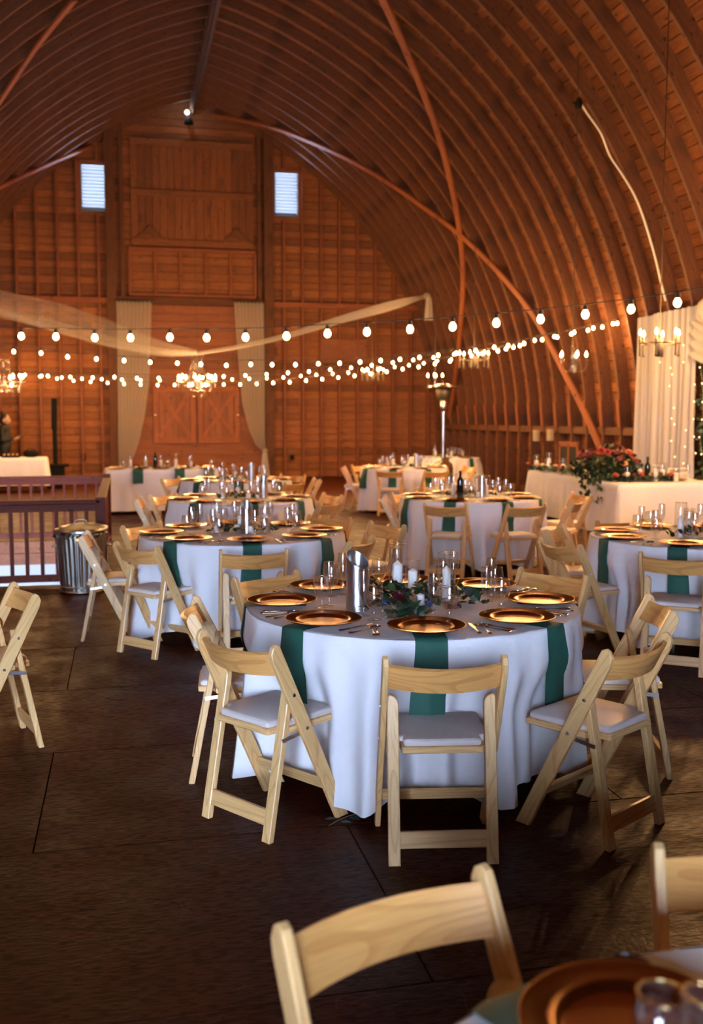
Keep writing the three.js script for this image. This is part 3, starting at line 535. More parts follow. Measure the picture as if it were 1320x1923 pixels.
// ---- tableware, one of each kind ----
const ware = {};
{
  const g = new THREE.Group(); g.name = 'charger_plate';
  const prof = [[0, 0.003], [0.06, 0.003], [0.098, 0.004], [0.106, 0.006], [0.112, 0.0125], [0.116, 0.0145], [0.124, 0.0148], [0.145, 0.017], [0.16, 0.0195], [0.1645, 0.0205], [0.1655, 0.0195], [0.163, 0.0172], [0.14, 0.0135], [0.114, 0.0105], [0.1, 0.0005], [0, 0.0005]];
  const mk = (seg, rib) => { const l = lathe(prof, seg), p = l.attributes.position; for (let i = 0; i < p.count; i++) { const x = p.getX(i), z = p.getZ(i), r = Math.hypot(x, z), a = Math.atan2(x, z); if (r > 0.118 && r < 0.1635) p.setY(i, p.getY(i) + rib * (Math.round(a / (2 * PI) * seg) & 1 ? 1 : -1)); } l.computeVertexNormals(); return l; };
  part(g, 'dish', mk(216, 0.0016), M.gold); ware.charger = g;
  const f = new THREE.Group(); f.name = 'charger_plate'; part(f, 'dish', mk(64, 0.0006), M.gold); ware.chargerFar = f;
}
function glassware(name, prof, rimR, rimY, seg = 28) {
  const g = new THREE.Group(); g.name = name; const bowl = part(g, 'bowl', lathe(prof, seg), M.glass);
  const r = new THREE.TorusGeometry(rimR, 0.0011, 6, seg); r.rotateX(PI / 2); part(bowl, 'gold_rim', r, M.goldRim, [0, rimY, 0], null, 'thin gold rim'); return g;
}
ware.flute = glassware('champagne_flute', [[0, 0], [0.03, 0.0005], [0.031, 0.002], [0.012, 0.005], [0.006, 0.01], [0.0055, 0.02], [0.009, 0.026], [0.0055, 0.032], [0.005, 0.058], [0.009, 0.068], [0.014, 0.08], [0.0225, 0.108], [0.0265, 0.14], [0.0262, 0.17], [0.0235, 0.205], [0.0235, 0.206], [0.0225, 0.205], [0.025, 0.17], [0.0252, 0.14], [0.021, 0.108], [0.01, 0.08], [0, 0.078]], 0.023, 0.206);
ware.goblet = glassware('water_goblet', [[0, 0], [0.033, 0.0005], [0.034, 0.003], [0.018, 0.007], [0.009, 0.014], [0.008, 0.024], [0.014, 0.03], [0.01, 0.036], [0.011, 0.044], [0.028, 0.058], [0.038, 0.08], [0.041, 0.1], [0.0395, 0.125], [0.0365, 0.148], [0.0352, 0.148], [0.038, 0.125], [0.0395, 0.1], [0.0365, 0.081], [0.026, 0.06], [0, 0.05]], 0.0358, 0.148);
{
  const knife = new THREE.Group(); knife.name = 'table_knife';
  const blade = new THREE.Shape(); blade.moveTo(-0.006, 0); blade.lineTo(0.006, 0); blade.lineTo(0.0105, 0.05); blade.quadraticCurveTo(0.0115, 0.09, -0.004, 0.108); blade.lineTo(-0.008, 0.06); blade.closePath();
  const bg = new THREE.ExtrudeGeometry(blade, { depth: 0.0012, bevelEnabled: true, bevelSize: 0.0006, bevelThickness: 0.0006, bevelSegments: 1, curveSegments: 6 }); bg.rotateX(-PI / 2); bg.translate(0, 0.004, 0.005);
  const handle = (l, w0, w1) => { const h = lathe([[0, 0], [w0, 0.004], [w0 * 0.8, l * 0.3], [w1, l * 0.8], [w1 * 1.25, l * 0.93], [0, l]], 10); h.rotateX(PI / 2); h.scale(1, 0.55, 1); return h.translate(0, 0.004, 0); };
  part(knife, 'blade', bg, M.silver); part(knife, 'handle', handle(0.1, 0.006, 0.0085), M.silver); ware.knife = knife;
  const fork = new THREE.Group(); fork.name = 'table_fork';
  const hs = new THREE.Shape(); hs.moveTo(-0.003, 0); hs.lineTo(0.003, 0); hs.quadraticCurveTo(0.0125, 0.02, 0.0125, 0.035); hs.lineTo(-0.0125, 0.035); hs.quadraticCurveTo(-0.0125, 0.02, -0.003, 0);
  const hg = new THREE.ExtrudeGeometry(hs, { depth: 0.0014, bevelEnabled: true, bevelSize: 0.0005, bevelThickness: 0.0005, bevelSegments: 1 }); hg.rotateX(-PI / 2); hg.translate(0, 0.004, 0.002);
  part(fork, 'head', hg, M.silver); for (let k = 0; k < 4; k++) part(fork, 'tine', new THREE.CylinderGeometry(0.0009, 0.0016, 0.045, 6).rotateX(-PI / 2), M.silver, [-0.0105 + k * 0.007, 0.0055, -0.055], [0.06, 0, 0]);
  part(fork, 'handle', handle(0.115, 0.003, 0.0085), M.silver); ware.fork = fork;
  const spoon = new THREE.Group(); spoon.name = 'table_spoon';
  const bowl = new THREE.SphereGeometry(0.021, 16, 8, 0, 2 * PI, PI / 2, PI / 2); bowl.scale(1, 0.4, 1.5); const bowl2 = bowl.clone(); bowl2.translate(0, 0.0012, 0);
  part(spoon, 'bowl', plain([bowl, bowl2]), M.silver, [0, 0.0095, -0.034]); part(spoon, 'handle', handle(0.12, 0.003, 0.0085), M.silver); ware.spoon = spoon;
}
function put(w, name, pos, turn, label, category, group) {
  const c = w.clone(); c.name = numbered(name); scene.add(c); c.position.copy(pos); c.rotation.y = turn; return tag(c, label, category, group);
}
function seatSetting(t, th, n) {
  const on = t.words ? t.words[n] : `on round table ${t.where}`, G = (k) => `${k} on round table ${t.where}`, y = TOP + 0.0065, j = (k) => ((n * 7 + k * 11) % 9 - 4) * 0.0025;
  put(t.fine ? ware.charger : ware.chargerFar, 'charger_plate', seatPos(t, th + (t.plateTurn ?? 0), t.plateR + j(1), j(2), y + 0.0015), n * 1.1, `copper gold charger plate with ribbed rim ${on}`, 'plate', G('charger plates'));
  const yy = TOP + 0.0045;
  put(ware.flute, 'champagne_flute', seatPos(t, th, 0.395 + j(3), 0.045 + j(4), yy), n, `clear champagne flute with gold rim ${on}`, 'glass', G('champagne flutes'));
  put(ware.goblet, 'water_goblet', seatPos(t, th, 0.42 + j(5), 0.126 + j(6), yy), n, `clear footed water goblet with gold rim ${on}`, 'glass', G('water goblets'));
  if (t.cutlery >= 1) {
    put(ware.knife, 'table_knife', seatPos(t, th, 0.6, 0.2 + j(7), yy), th + j(8) * 8, `silver table knife beside a charger plate ${on}`, 'knife', G('table knives'));
    put(ware.fork, 'table_fork', seatPos(t, th, 0.6, -0.2 + j(5), yy), th + j(6) * 6, `silver table fork beside a charger plate ${on}`, 'fork', G('table forks'));
  }
  if (t.cutlery >= 2) {
    put(ware.spoon, 'table_spoon', seatPos(t, th, 0.59, 0.245 + j(2), yy), th + j(3) * 8, `silver soup spoon beside a charger plate ${on}`, 'spoon', G('soup spoons'));
    put(ware.fork, 'table_fork', seatPos(t, th, 0.605, -0.235 + j(4), yy), th + j(7) * 4, `silver outer fork beside a charger plate ${on}`, 'fork', G('outer forks'));
  }
}
// ---- centrepiece ware ----
function leafGeo(l, w, bend = 0.25, fold = 0.25) {
  return gridGeo(2, 5, (i, j) => { const q = w * sn(PI * Math.pow(j, 0.8)) * (i - 0.5) * 2, y = l * j; return [q, bend * l * (j * j - j) * -1 + Math.abs(q) * fold, -y]; });
}
const leaves = { narrow: leafGeo(0.055, 0.011), wide: leafGeo(0.05, 0.017, 0.15), round: leafGeo(0.045, 0.02, 0.1, 0.1) };
function pillar(h, r) { const p = [[0, 0], [r, 0], [r, h * 0.86], [r * 0.94, h * 0.88], [0.002, h], [0, h]]; return lathe(p, 24); }
function candle(name, pos, h, r, label, group) {
  const c = thing(name, label, 'candle', pos, 0, group); part(part(c, 'wax', pillar(h, r), M.wax), 'wick', new THREE.CylinderGeometry(0.0009, 0.0009, 0.012, 6), M.wick, [0, h + 0.003, 0]); return c;
}
function cylinderVase(pos, h, r, label, group) {
  const c = thing('glass_cylinder', label, 'vase', pos, 0, group); const gw = part(c, 'glass_wall', lathe([[0, 0], [r, 0], [r, h], [r - 0.002, h], [r - 0.002, 0.004], [0, 0.004]], 32), M.vaseGlass);
  const t = new THREE.TorusGeometry(r - 0.001, 0.0013, 6, 32); t.rotateX(PI / 2); part(gw, 'gold_rim', t, M.goldRim, [0, h, 0], null, 'thin gold rim'); return c;
}
function pitcher(pos, turn, h, r, label, group, handle) {
  const c = thing('steel_pitcher', label, 'pitcher', pos, turn, group), lo = h * 0.74;     // slanting open mouth
  const wall = (rr) => gridGeo(48, 10, (i, j) => { const a = i * 2 * PI, top = lerp(h, lo, (1 + cs(a)) / 2); return [rr * sn(a), lerp(0.001, top, j), rr * cs(a), i, j]; }, true);
  part(c, 'body', wall(r), M.steel); part(c, 'lining', wall(r - 0.002), M.steel);
  part(c, 'base', new THREE.CylinderGeometry(r - 0.001, r - 0.001, 0.006, 32), M.steel, [0, 0.004, 0]);
  const lip = Array.from({ length: 33 }, (_, k) => { const a = k / 32 * 2 * PI; return V3((r - 0.001) * sn(a), lerp(h, lo, (1 + cs(a)) / 2), (r - 0.001) * cs(a)); }); part(c, 'lip', tube(lip.slice(0, 32), 0.0022, 64, 6, true), M.steel);
  if (handle) part(c, 'handle', tube([V3(0, h * 0.82, -r + 0.003), V3(0, h * 0.84, -r - 0.03), V3(0, h * 0.78, -r - 0.045), V3(0, h * 0.3, -r - 0.045), V3(0, h * 0.22, -r - 0.03), V3(0, h * 0.22, -r + 0.003)], 0.006, 24, 8), M.steel);
  return c;
}
function blossom(parent, pos, R, mat, rings, r, name = 'flower') {
  const gs = [], pet = leafGeo(R, R * 0.26, 0.3, 0.1);
  for (let k = 0; k < rings; k++) { const n = 12 - k * 2, up = k / rings; for (let i = 0; i < n; i++) { const g = pet.clone(); const s = 1 - 0.45 * up; g.scale(s, s, s); g.rotateX(0.15 + up * 1.1); g.rotateY((i + k * 0.5) / n * 2 * PI + r() * 0.1); g.translate(0, k * R * 0.09, 0); gs.push(g); } }
  return part(parent, name, plain(gs), mat, pos, [between(r, -0.5, 0.5) + 0.35, r() * 6, between(r, -0.4, 0.4)]);
}
function bud(parent, pos, R, mat, r, name = 'flower') { // closed rose: wrapped petals
  const gs = []; for (let k = 0; k < 7; k++) { const a = k * 2.4, q = R * (0.35 + 0.09 * k); const g = new THREE.SphereGeometry(q, 8, 6, 0, 2.2, 0.35, 1.6); g.rotateY(a); g.translate(0, -k * R * 0.05 + R * 0.3, 0); gs.push(g); }
  return part(parent, name, plain(gs), mat, pos, [between(r, -0.3, 0.3), r() * 6, between(r, -0.3, 0.3)]);
}
// merged greenery for tables where single leaves cannot be told apart
function foliage(n, rx, rz, h, seed, sc = 1) {
  const r = rng(seed), gs = []; for (let k = 0; k < n; k++) { const a = r() * 6.283, q = Math.sqrt(r()), g = leaves[['narrow', 'wide', 'round'][k % 3]].clone(); g.scale(sc, sc, sc); g.rotateX(between(r, -0.2, 1.1)); g.rotateY(r() * 6.283); g.translate(cs(a) * rx * q, between(r, 0.012, h) * (1 - 0.6 * q), sn(a) * rz * q); gs.push(g); }
  return plain(gs);
}
function centrepiece(t, seed, opts = {}) {
  const r = rng(seed), y = TOP + 0.0045, on = `on round table ${t.where}`, turn = opts.turn ?? r() * 6;
  const p = (x, z) => V3(t.x + x * cs(turn) + z * sn(turn), y, t.z - x * sn(turn) + z * cs(turn));
  const g = thing('greenery_garland', `low greenery garland with red and cream flowers ${on}`, 'garland', [t.x, y, t.z], turn);
  part(g, 'foliage', foliage(90, 0.3, 0.13, 0.06, seed), M.leafDark).userData.kind = 'stuff'; part(g, 'foliage', foliage(50, 0.26, 0.12, 0.07, seed + 1), M.leafMid).userData.kind = 'stuff';
  for (let k = 0; k < 6; k++) (k % 2 ? bud : (a, b, c, d, e) => blossom(a, b, c, d, 3, e))(g, [between(r, -0.24, 0.24), 0.05, between(r, -0.09, 0.09)], between(r, 0.022, 0.034), [M.burgundy, M.cream, M.peach, M.roseRed][k % 4], r);
  const spots = [[-0.2, 0.03, 0.16, 0.26], [-0.02, -0.06, 0.12, 0.2], [0.17, 0.05, 0.14, 0.24], [0.06, 0.11, 0.06, 0.1]];
  spots.forEach(([x, z, h, H], k) => { const q = p(x, z); candle('pillar_candle', q.clone().setY(y + 0.005), h, 0.024, `white pillar candle inside a glass cylinder ${on}`, `pillar candles ${on}`); cylinderVase(q, H, 0.042, `clear glass cylinder round a pillar candle ${on}`, `glass cylinders ${on}`); });
  if (opts.pitcher) pitcher(V3(t.x + opts.pitcher[0], y, t.z + opts.pitcher[1]), opts.pitcher[2] ?? 0.4, 0.25, 0.045, `brushed steel pitcher with slanted mouth ${on}`, null, opts.handle);
  if (opts.bottle) { const b = thing('wine_bottle', `dark glass wine bottle ${on}`, 'bottle', [t.x + opts.bottle[0], y, t.z + opts.bottle[1]]); part(b, 'glass_body', lathe([[0, 0], [0.037, 0], [0.038, 0.004], [0.038, 0.19], [0.03, 0.215], [0.0145, 0.235], [0.014, 0.3], [0, 0.3]], 24), M.bottle); part(b, 'label_band', lathe([[0.0385, 0.06], [0.0385, 0.14]], 24), M.black); }
}

// ================= THE TABLES AS LAID =================
const eight = (p) => Array.from({ length: 8 }, (_, k) => p + 45 * k);
const around = (t, list) => list.forEach(([deg, r = 1.12, turn = 0, label]) => { const th = rad(deg), x = t.x + sn(th) * r, z = t.z + cs(th) * r, a = rad(turn); const fx = t.x - x, fz = t.z - z; chair(x, z, x + fx * cs(a) + fz * sn(a), z - fx * sn(a) + fz * cs(a), label ?? `wooden folding chair with ivory seat at round table ${t.where}`, label ? null : `chairs at round table ${t.where}`); });

// the table in the middle of the open floor
const T1 = roundTable({ x: 1.318, z: -4.5, seats: eight(-10.4), chairs: [-10, -55, 31, -96, 74, -150, 124], seed: 2.1, fine: true, cutlery: 2, hang: 0.31, where: 'with the burgundy dahlia', words: ['before the chair square to us', 'before the chair with dark bracket', 'before the glossy curved chair', 'before the chair past the gold rimmed goblets', 'at the dahlia table place without a chair', 'before the chair past the tall pitcher', 'before the chair behind the sprig chair', 'before the chair at the eucalyptus sprig'] });
{
  const near = [[1.121, -3.382, 'pale wooden folding chair with its back square to us, napkin tip on its seat'], [0.407, -3.868, 'pale wooden folding chair whose front foot stands at the fallen eucalyptus sprig'], [1.938, -3.451, 'pale wooden folding chair in profile with dark hinge bracket, at the dahlia table'],
    [0.287, -4.61, 'wooden folding chair in profile behind the eucalyptus sprig chair, at the dahlia table'], [2.455, -4.172, 'wooden folding chair with glossy curved back behind the dark hinge bracket chair'], [0.75, -5.47, 'wooden folding chair facing us beyond the steel pitcher at the dahlia table'], [2.37, -5.2, 'wooden folding chair facing us beyond the gold rimmed goblets at the dahlia table']];
  for (const [x, z, l] of near) chair(x, z, T1.x, T1.z, l, null);
}
const T2 = roundTable({ x: 0.88, z: -7.62, seats: eight(-2), chairs: [-93, -49, -3, -132, 48, 100, 138, 178], seed: 4.4, cutlery: 2, where: 'nearest the trash can', words: ['before the pale chair at the trash can table', 'before the chair between trash table and steel pitcher', 'before the narrow edge-on chair', 'before the chair facing us across trash can table', 'before the chair squeezed between two tables', 'before the chair behind the trash can', 'before the chair right beside the trash can', 'before the orange chair next to trash can chair'] });
around(T2, [[-93, 1.2, 0, 'wooden folding chair in profile standing right beside the trash can'], [-51, 1.06, 0, 'orange wooden folding chair next to the one beside the trash can'], [-3, 1.12, 0, 'pale wooden folding chair square to us at the trash can table'], [-133, 1.05, 0, 'wooden folding chair behind the trash can, facing its round table'], [48, 1.05, 6, 'wooden folding chair between trash can table and the tall steel pitcher'], [104, 1.28, 10, 'narrow edge-on folding chair behind the tallest glass cylinder'], [138, 1.33, -4, 'wooden folding chair facing us across the trash can table'], [178, 1.12, 0, 'wooden folding chair squeezed between the two tables past the trash can']]);
const T3 = roundTable({ x: 1.23, z: -10.85, seats: eight(2), chairs: [-132, -98, 50, 106], seed: 6.2, cutlery: 1, where: 'second from the trash can' });
around(T3, [[-132, 1.1], [-98, 1.12], [50, 1.12], [106, 1.15]]);
const T4 = roundTable({ x: 1.54, z: -14.1, seats: eight(-4), chairs: [-126, 47, 90, 138], seed: 8.8, cutlery: 0, where: 'before the long curtain table' });
around(T4, [[-126, 1.12], [47, 1.0], [90, 1.18], [138, 1.5]]);
const T5 = roundTable({ x: 3.75, z: -10.5, seats: eight(-35), chairs: [-33, 10, -98, -146, 52, 95], seed: 3.3, cutlery: 1, where: 'facing the head table', words: ['before the chair below the wine bottle', 'before the chair below the handled pitcher', 'before the turned-away chair near head table', 'before the chair against the head table cloth', 'at wine bottle table beside head table chair', 'at wine bottle table opposite its square chairs', 'before the chair facing us past wine bottle', 'before the profile chair at wine bottle table'] });
around(T5, [[-33, 1.1, 0, 'wooden folding chair square to us below the dark wine bottle'], [10, 1.16, 0, 'wooden folding chair square to us below the handled steel pitcher, facing head table'], [-98, 0.98, -10, 'folding chair in profile with long pale post at wine bottle table'], [-146, 0.98, 0, 'wooden folding chair facing us beyond the dark wine bottle'], [52, 1.2, 0, 'wooden folding chair turned away, between wine bottle table and head table'], [93, 1.4, 0, 'wooden folding chair close against the head table cloth corner']]);
const T6 = roundTable({ x: 4.85, z: -17.05, seats: eight(-30), chairs: [-29, 12, -107, -150, 99], seed: 5.9, cutlery: 0, where: 'before the patio heater' });
around(T6, [[-29, 1.12], [12, 1.16], [-107, 1.1], [-150, 1.15], [97, 1.3]]);
const T7 = roundTable({ x: 6.95, z: -21.2, seats: [-60, -15, 30, 75, 120], chairs: [], seed: 1.3, cutlery: 0, where: 'behind the patio heater table' });
const T8 = roundTable({ x: 4.15, z: -6.62, seats: eight(4), chairs: [-38, -82, -131, 175], seed: 7.5, cutlery: 2, where: 'nearest the white backdrop' });
around(T8, [[-38, 1.2, 0, 'pale folding chair square to us at the table nearest the backdrop'], [-82, 1.2, 6, 'folding chair with crossed legs between dahlia table and backdrop table'], [-131, 1.1, 0, 'folding chair at backdrop table, behind the chair with crossed legs'], [-178, 1.12, 0, 'folding chair mostly hidden behind the plates of the backdrop table']]);
const T0 = roundTable({ x: 0.86, z: -0.645, seats: [-156], chairs: [-159, 156], seed: 0.6, fine: true, cutlery: 0, where: 'with one ribbed charger', plateR: 0.6, plateTurn: rad(-7.5) });
chair(0.45, -1.7, 0.78, -0.7, 'wooden folding chair with broad orange backrest beside one ribbed charger', null);
{ const p = onY(1290, 1626, 0.775); chair(p.x + 0.2, p.z - 0.03, 0.86, -0.645, 'wooden folding chair post cut off beside the one charger table', null); }
chair(-0.5, -5.27, -1.7, -4.86, 'wooden folding chair with steel bracket standing alone near the stair railing', null);
put(ware.spoon, 'table_spoon', onY(1226, 1830, TOP + 0.006), rad(38), 'dark silver spoon beyond the single ribbed charger', 'spoon');

// ---- centrepiece of the main table ----
{
  const y = TOP + 0.0045, r = rng(201), on = 'on the dahlia table';
  const at2 = (u, v) => { const p = onY(u, v, y); return p; };
  pitcher(at2(671, 1146), YAW * -1 + rad(38), 0.272, 0.052, 'tall brushed steel pitcher with slanted mouth on the dahlia table', null, false);
  const c = [[746, 1120, 0.175, 0.0255, 0.262, 0.043], [775, 1112, 0.118, 0.025, 0.165, 0.034], [838, 1130, 0.17, 0.02, 0.235, 0.042]];
  const words = ['tallest white pillar candle', 'shorter tapered white pillar candle', 'slim white pillar candle'], vs = ['tallest gold rimmed glass cylinder', 'shorter gold rimmed glass cylinder', 'wide glass cylinder behind the champagne flute'];
  c.forEach(([u, v, h, cr, H, vr], k) => { const p = at2(u, v); candle('pillar_candle', p.clone().setY(y + 0.005), h, cr, `${words[k]} ${on}`); cylinderVase(p, H, vr, `${vs[k]} ${on}`); });
  candle('votive_candle', at2(789, 1141), 0.068, 0.0195, `small white candle standing bare among leaves ${on}`);
  const mid = V3(1.33, y, -4.47), g = thing('greenery_garland', 'leafy garland with burgundy dahlia, blue thistles and cream roses', 'garland', mid);
  const L = (u, v, h = 0.02) => { const p = onY(u, v, y + h); return [p.x - mid.x, p.y - mid.y, p.z - mid.z]; };
  const clumps = [[712, 1098, 0.05, 17], [722, 1125, 0.03, 22], [745, 1150, 0.02, 20], [775, 1150, 0.02, 20], [800, 1100, 0.06, 26], [760, 1100, 0.06, 20], [735, 1105, 0.07, 20], [812, 1126, 0.03, 14], [852, 1100, 0.05, 14], [875, 1115, 0.03, 12], [760, 1130, 0.03, 14], [890, 1130, 0.01, 8], [700, 1140, 0.01, 10]];
  for (const [u, v, h, n] of clumps) { const [x, yy, z] = L(u, v, h); for (let k = 0; k < n; k++) { const kind = ['narrow', 'wide', 'narrow', 'round'][k % 4], m = part(g, 'leaf', leaves[kind], kind === 'round' && k % 8 === 3 ? M.leafGrey : k % 2 ? M.leafMid : M.leafDark, [x + between(r, -0.045, 0.045), Math.max(0.006, yy * r() + 0.004), z + between(r, -0.045, 0.045)], [between(r, -0.1, 0.9), r() * 6.28, between(r, -0.5, 0.5), 'YXZ']); m.scale.setScalar(between(r, 0.9, 1.6)); } }
  part(g, 'twig', tube([V3(...L(715, 1150)), V3(...L(760, 1140)), V3(...L(800, 1130)), V3(...L(880, 1120)), V3(...L(905, 1132))], 0.0022, 24, 5), M.twig);
  for (let k = 0; k < 7; k++) part(g, 'twig', tube([V3(...L(735 + k * 6, 1146)), V3(...L(725 + k * 9, 1155 + (k % 3) * 3, 0.01)), V3(...L(716 + k * 11, 1160 + (k % 2) * 4, 0.004))], 0.0016, 8, 4), M.twig);
  blossom(g, L(749, 1123, 0.05), 0.036, M.burgundy, 5, r, 'dahlia'); blossom(g, L(846, 1144, 0.02), 0.03, M.burgundy, 4, r, 'dahlia'); bud(g, L(860, 1140, 0.02), 0.02, M.burgundy, r, 'rose');
  bud(g, L(732, 1125, 0.03), 0.016, M.peach, r, 'rose'); bud(g, L(751, 1142, 0.02), 0.018, M.cream, r, 'rose'); bud(g, L(794, 1145, 0.01), 0.008, M.peach, r, 'berry'); bud(g, L(720, 1148, 0.01), 0.011, M.cream, r, 'berry');
  for (const [u, v, s] of [[806, 1133, 0.022], [735, 1136, 0.012], [722, 1132, 0.018]]) { const gs = [new THREE.SphereGeometry(s * 0.7, 12, 8)]; for (let k = 0; k < 40; k++) { const a = k * 2.4, b = Math.acos(1 - 2 * (k + 0.5) / 40); const cg = new THREE.ConeGeometry(s * 0.13, s * 0.6, 4); cg.translate(0, s * 0.75, 0); cg.rotateX(b); cg.rotateY(a); gs.push(cg); } part(g, 'thistle', plain(gs), M.blue, L(u, v, 0.03), null, 'blue thistle head'); }
}
centrepiece(T2, 301, { turn: -0.15, pitcher: [0.02, 0.08, 0.2], handle: true });
centrepiece(T3, 302, { turn: 0.1, pitcher: [0.25, 0.02, -0.5] });
centrepiece(T4, 303, { turn: -0.2, pitcher: [0.2, 0.1, -0.3] });
centrepiece(T5, 304, { turn: -0.1, pitcher: [0.1, 0.1, 0.5], handle: true, bottle: [-0.16, 0.12] });
centrepiece(T6, 305, { turn: -0.3, pitcher: [0.18, 0.14, 0.3] });
centrepiece(T7, 306, { turn: -0.4, bottle: [-0.05, 0.15] });
centrepiece(T8, 307, { turn: 0.25, pitcher: [0.3, 0.02, 0.3] });
{ // extra goblet close to the camera and fallen sprig on the floor
  const p = onY(1245, 1846, TOP + 0.152); put(ware.goblet, 'water_goblet', p.setY(TOP + 0.0045), 0.2, 'clear water goblet standing alone beside one ribbed charger', 'glass').scale.setScalar(0.9);
  const s = thing('eucalyptus_sprig', 'small fallen eucalyptus sprig lying on the dark floor', 'sprig', onY(650, 1541, 0)), o = s.position;
  const q = (u, v, h = 0.006) => onY(u, v, h).sub(o);
  part(s, 'stem', tube([q(617, 1551), q(633, 1541), q(640, 1538), q(655, 1532), q(672, 1528)], 0.0022, 16, 5), M.twig);
  const leaf = (u, v, u2, v2, w, m) => { const a = q(u, v, 0.008), b = q(u2, v2, 0.008), len = a.distanceTo(b), g = leafGeo(len, w, 0.12, 0.12); const e = part(s, 'leaf', g, m, a); e.rotation.y = Math.atan2(a.x - b.x, a.z - b.z); };
  leaf(632, 1537, 609, 1539, 0.014, M.leafGrey); leaf(639, 1543, 661, 1545, 0.015, M.leafGrey); leaf(656, 1534, 676, 1540, 0.022, M.leafGrey); leaf(668, 1531, 684, 1524, 0.02, M.leafGrey);
}

// ================= LONG TABLES =================
function longTable(name, label, x, z, turn, W, D, mat, drop = 0.7) {
  const t = thing('trestle_table', `${label}, folding table under the cloth`, 'table', [x, 0, z], turn);
  part(t, 'tabletop', new THREE.BoxGeometry(W - 0.04, 0.025, D - 0.04), M.board[4], [0, TOP - 0.014, 0]);
  for (const sx of [-1, 1]) for (const sz of [-1, 1]) part(t, 'leg', new THREE.CylinderGeometry(0.014, 0.014, TOP - 0.026, 8), M.iron, [sx * (W / 2 - 0.25), (TOP - 0.026) / 2, sz * (D / 2 - 0.1)]);
  const per = 2 * (W + D), n = Math.round(per / 0.03), r0 = 0.035;
  const edge = (s) => { s = ((s % per) + per) % per; if (s < W) return [s - W / 2, D / 2, 0, 1]; s -= W; if (s < D) return [W / 2, D / 2 - s, 1, 0]; s -= D; if (s < W) return [W / 2 - s, -D / 2, 0, -1]; s -= W; return [-W / 2, s - D / 2, -1, 0]; };
  const g = gridGeo(n, 20, (i, j) => {
    const s = i * per, [x, z, nx, nz] = edge(s), J = j * 20;
    if (J <= 2) { const k = J / 2 * 0.98; return [x * k, TOP + 0.004, z * k, x * k, z * k]; }
    if (J === 3) return [x, TOP - 0.004, z, s, 0];
    const d = (J - 3) / 17 * drop, k = d / 0.7, cor = Math.min(...[0, W, W + D, 2 * W + D, per].map((c) => Math.abs(s - c)));
    const f = 0.012 + 0.028 * k * (0.5 + 0.5 * sn(s * 9 + x * 2)) * (0.6 + 0.4 * sn(s * 23)) + 0.05 * k * Math.exp(-cor * cor / 0.02);
    const px = x + nx * f + (cor < 0.12 ? Math.sign(x) * 0.02 * k : 0), pz = z + nz * f + (cor < 0.12 ? Math.sign(z) * 0.02 * k : 0); return [px, TOP - 0.004 - d, pz, s, d];
  }, true);
  solo('tablecloth', g, mat, label.replace(/^(\S+ )?long table/, 'cloth over long table').replace(/^/, '') + ', its draped cloth', 'tablecloth', [x, 0, z], [0, turn, 0]);
  return t;
}
const flatNapkin = (w, inn, hang) => gridGeo(4, 14, (i, j) => { const s = j * (inn + hang), o = (i - 0.5) * w; return s < inn ? [o, TOP + 0.007, inn - s - 0.0, o, s] : [o, TOP + 0.007 - (s - inn), -0.052 * Math.min(1, (s - inn) / 0.02) - 0.012 * smooth(0, 0.2, s - inn), o, s]; });
// by the left curtain
longTable('curtain', 'white long table before the left curtain', 0.62, -17.75, 0.03, 1.9, 0.76, M.linen);
{
  const y = TOP + 0.0045, r = rng(401), on = 'on the long table before the left curtain';
  for (let k = 0; k < 5; k++) {
    const x = -0.12 + k * 0.38;
    for (const s of [1, -1]) { put(ware.chargerFar, 'charger_plate', V3(x, y + 0.002, -17.75 + s * 0.2), k, `round copper gold charger plate ${on}`, 'plate', `charger plates ${on}`); put(k % 2 ? ware.flute : ware.goblet, k % 2 ? 'champagne_flute' : 'water_goblet', V3(x + 0.1, y, -17.75 + s * 0.08), k, `clear gold rimmed ${k % 2 ? 'flute' : 'goblet'} ${on}`, 'glass', `${k % 2 ? 'flutes' : 'goblets'} ${on}`); }
  }
  for (const x of [0.22, 0.92, 1.42]) solo('napkin', flatNapkin(0.17, 0.1, 0.24), M.napkin, `dark green napkin hanging from the long table before the left curtain`, 'napkin', [x, 0, -17.345], [0, PI, 0], `napkins ${on}`);
  const g = thing('greenery_garland', `greenery garland with candles ${on}`, 'garland', [0.62, y, -17.75]); part(g, 'foliage', foliage(160, 0.75, 0.1, 0.07, 402), M.leafDark).userData.kind = 'stuff';
  for (let k = 0; k < 5; k++) { const q = V3(0.1 + k * 0.26, y, -17.72 + between(r, -0.05, 0.05)); candle('pillar_candle', q.clone().setY(y + 0.004), between(r, 0.1, 0.17), 0.026, `white pillar candle in glass ${on}`, `candles ${on}`); cylinderVase(q, 0.24, 0.042, `clear glass cylinder ${on}`, `glass cylinders ${on}`); }
  const b = thing('wine_bottle', `dark wine bottle ${on}`, 'bottle', [0.52, y, -17.55]); part(b, 'glass_body', lathe([[0, 0], [0.04, 0], [0.04, 0.18], [0.03, 0.21], [0.015, 0.23], [0.015, 0.29], [0, 0.29]], 20), M.bottle);
}
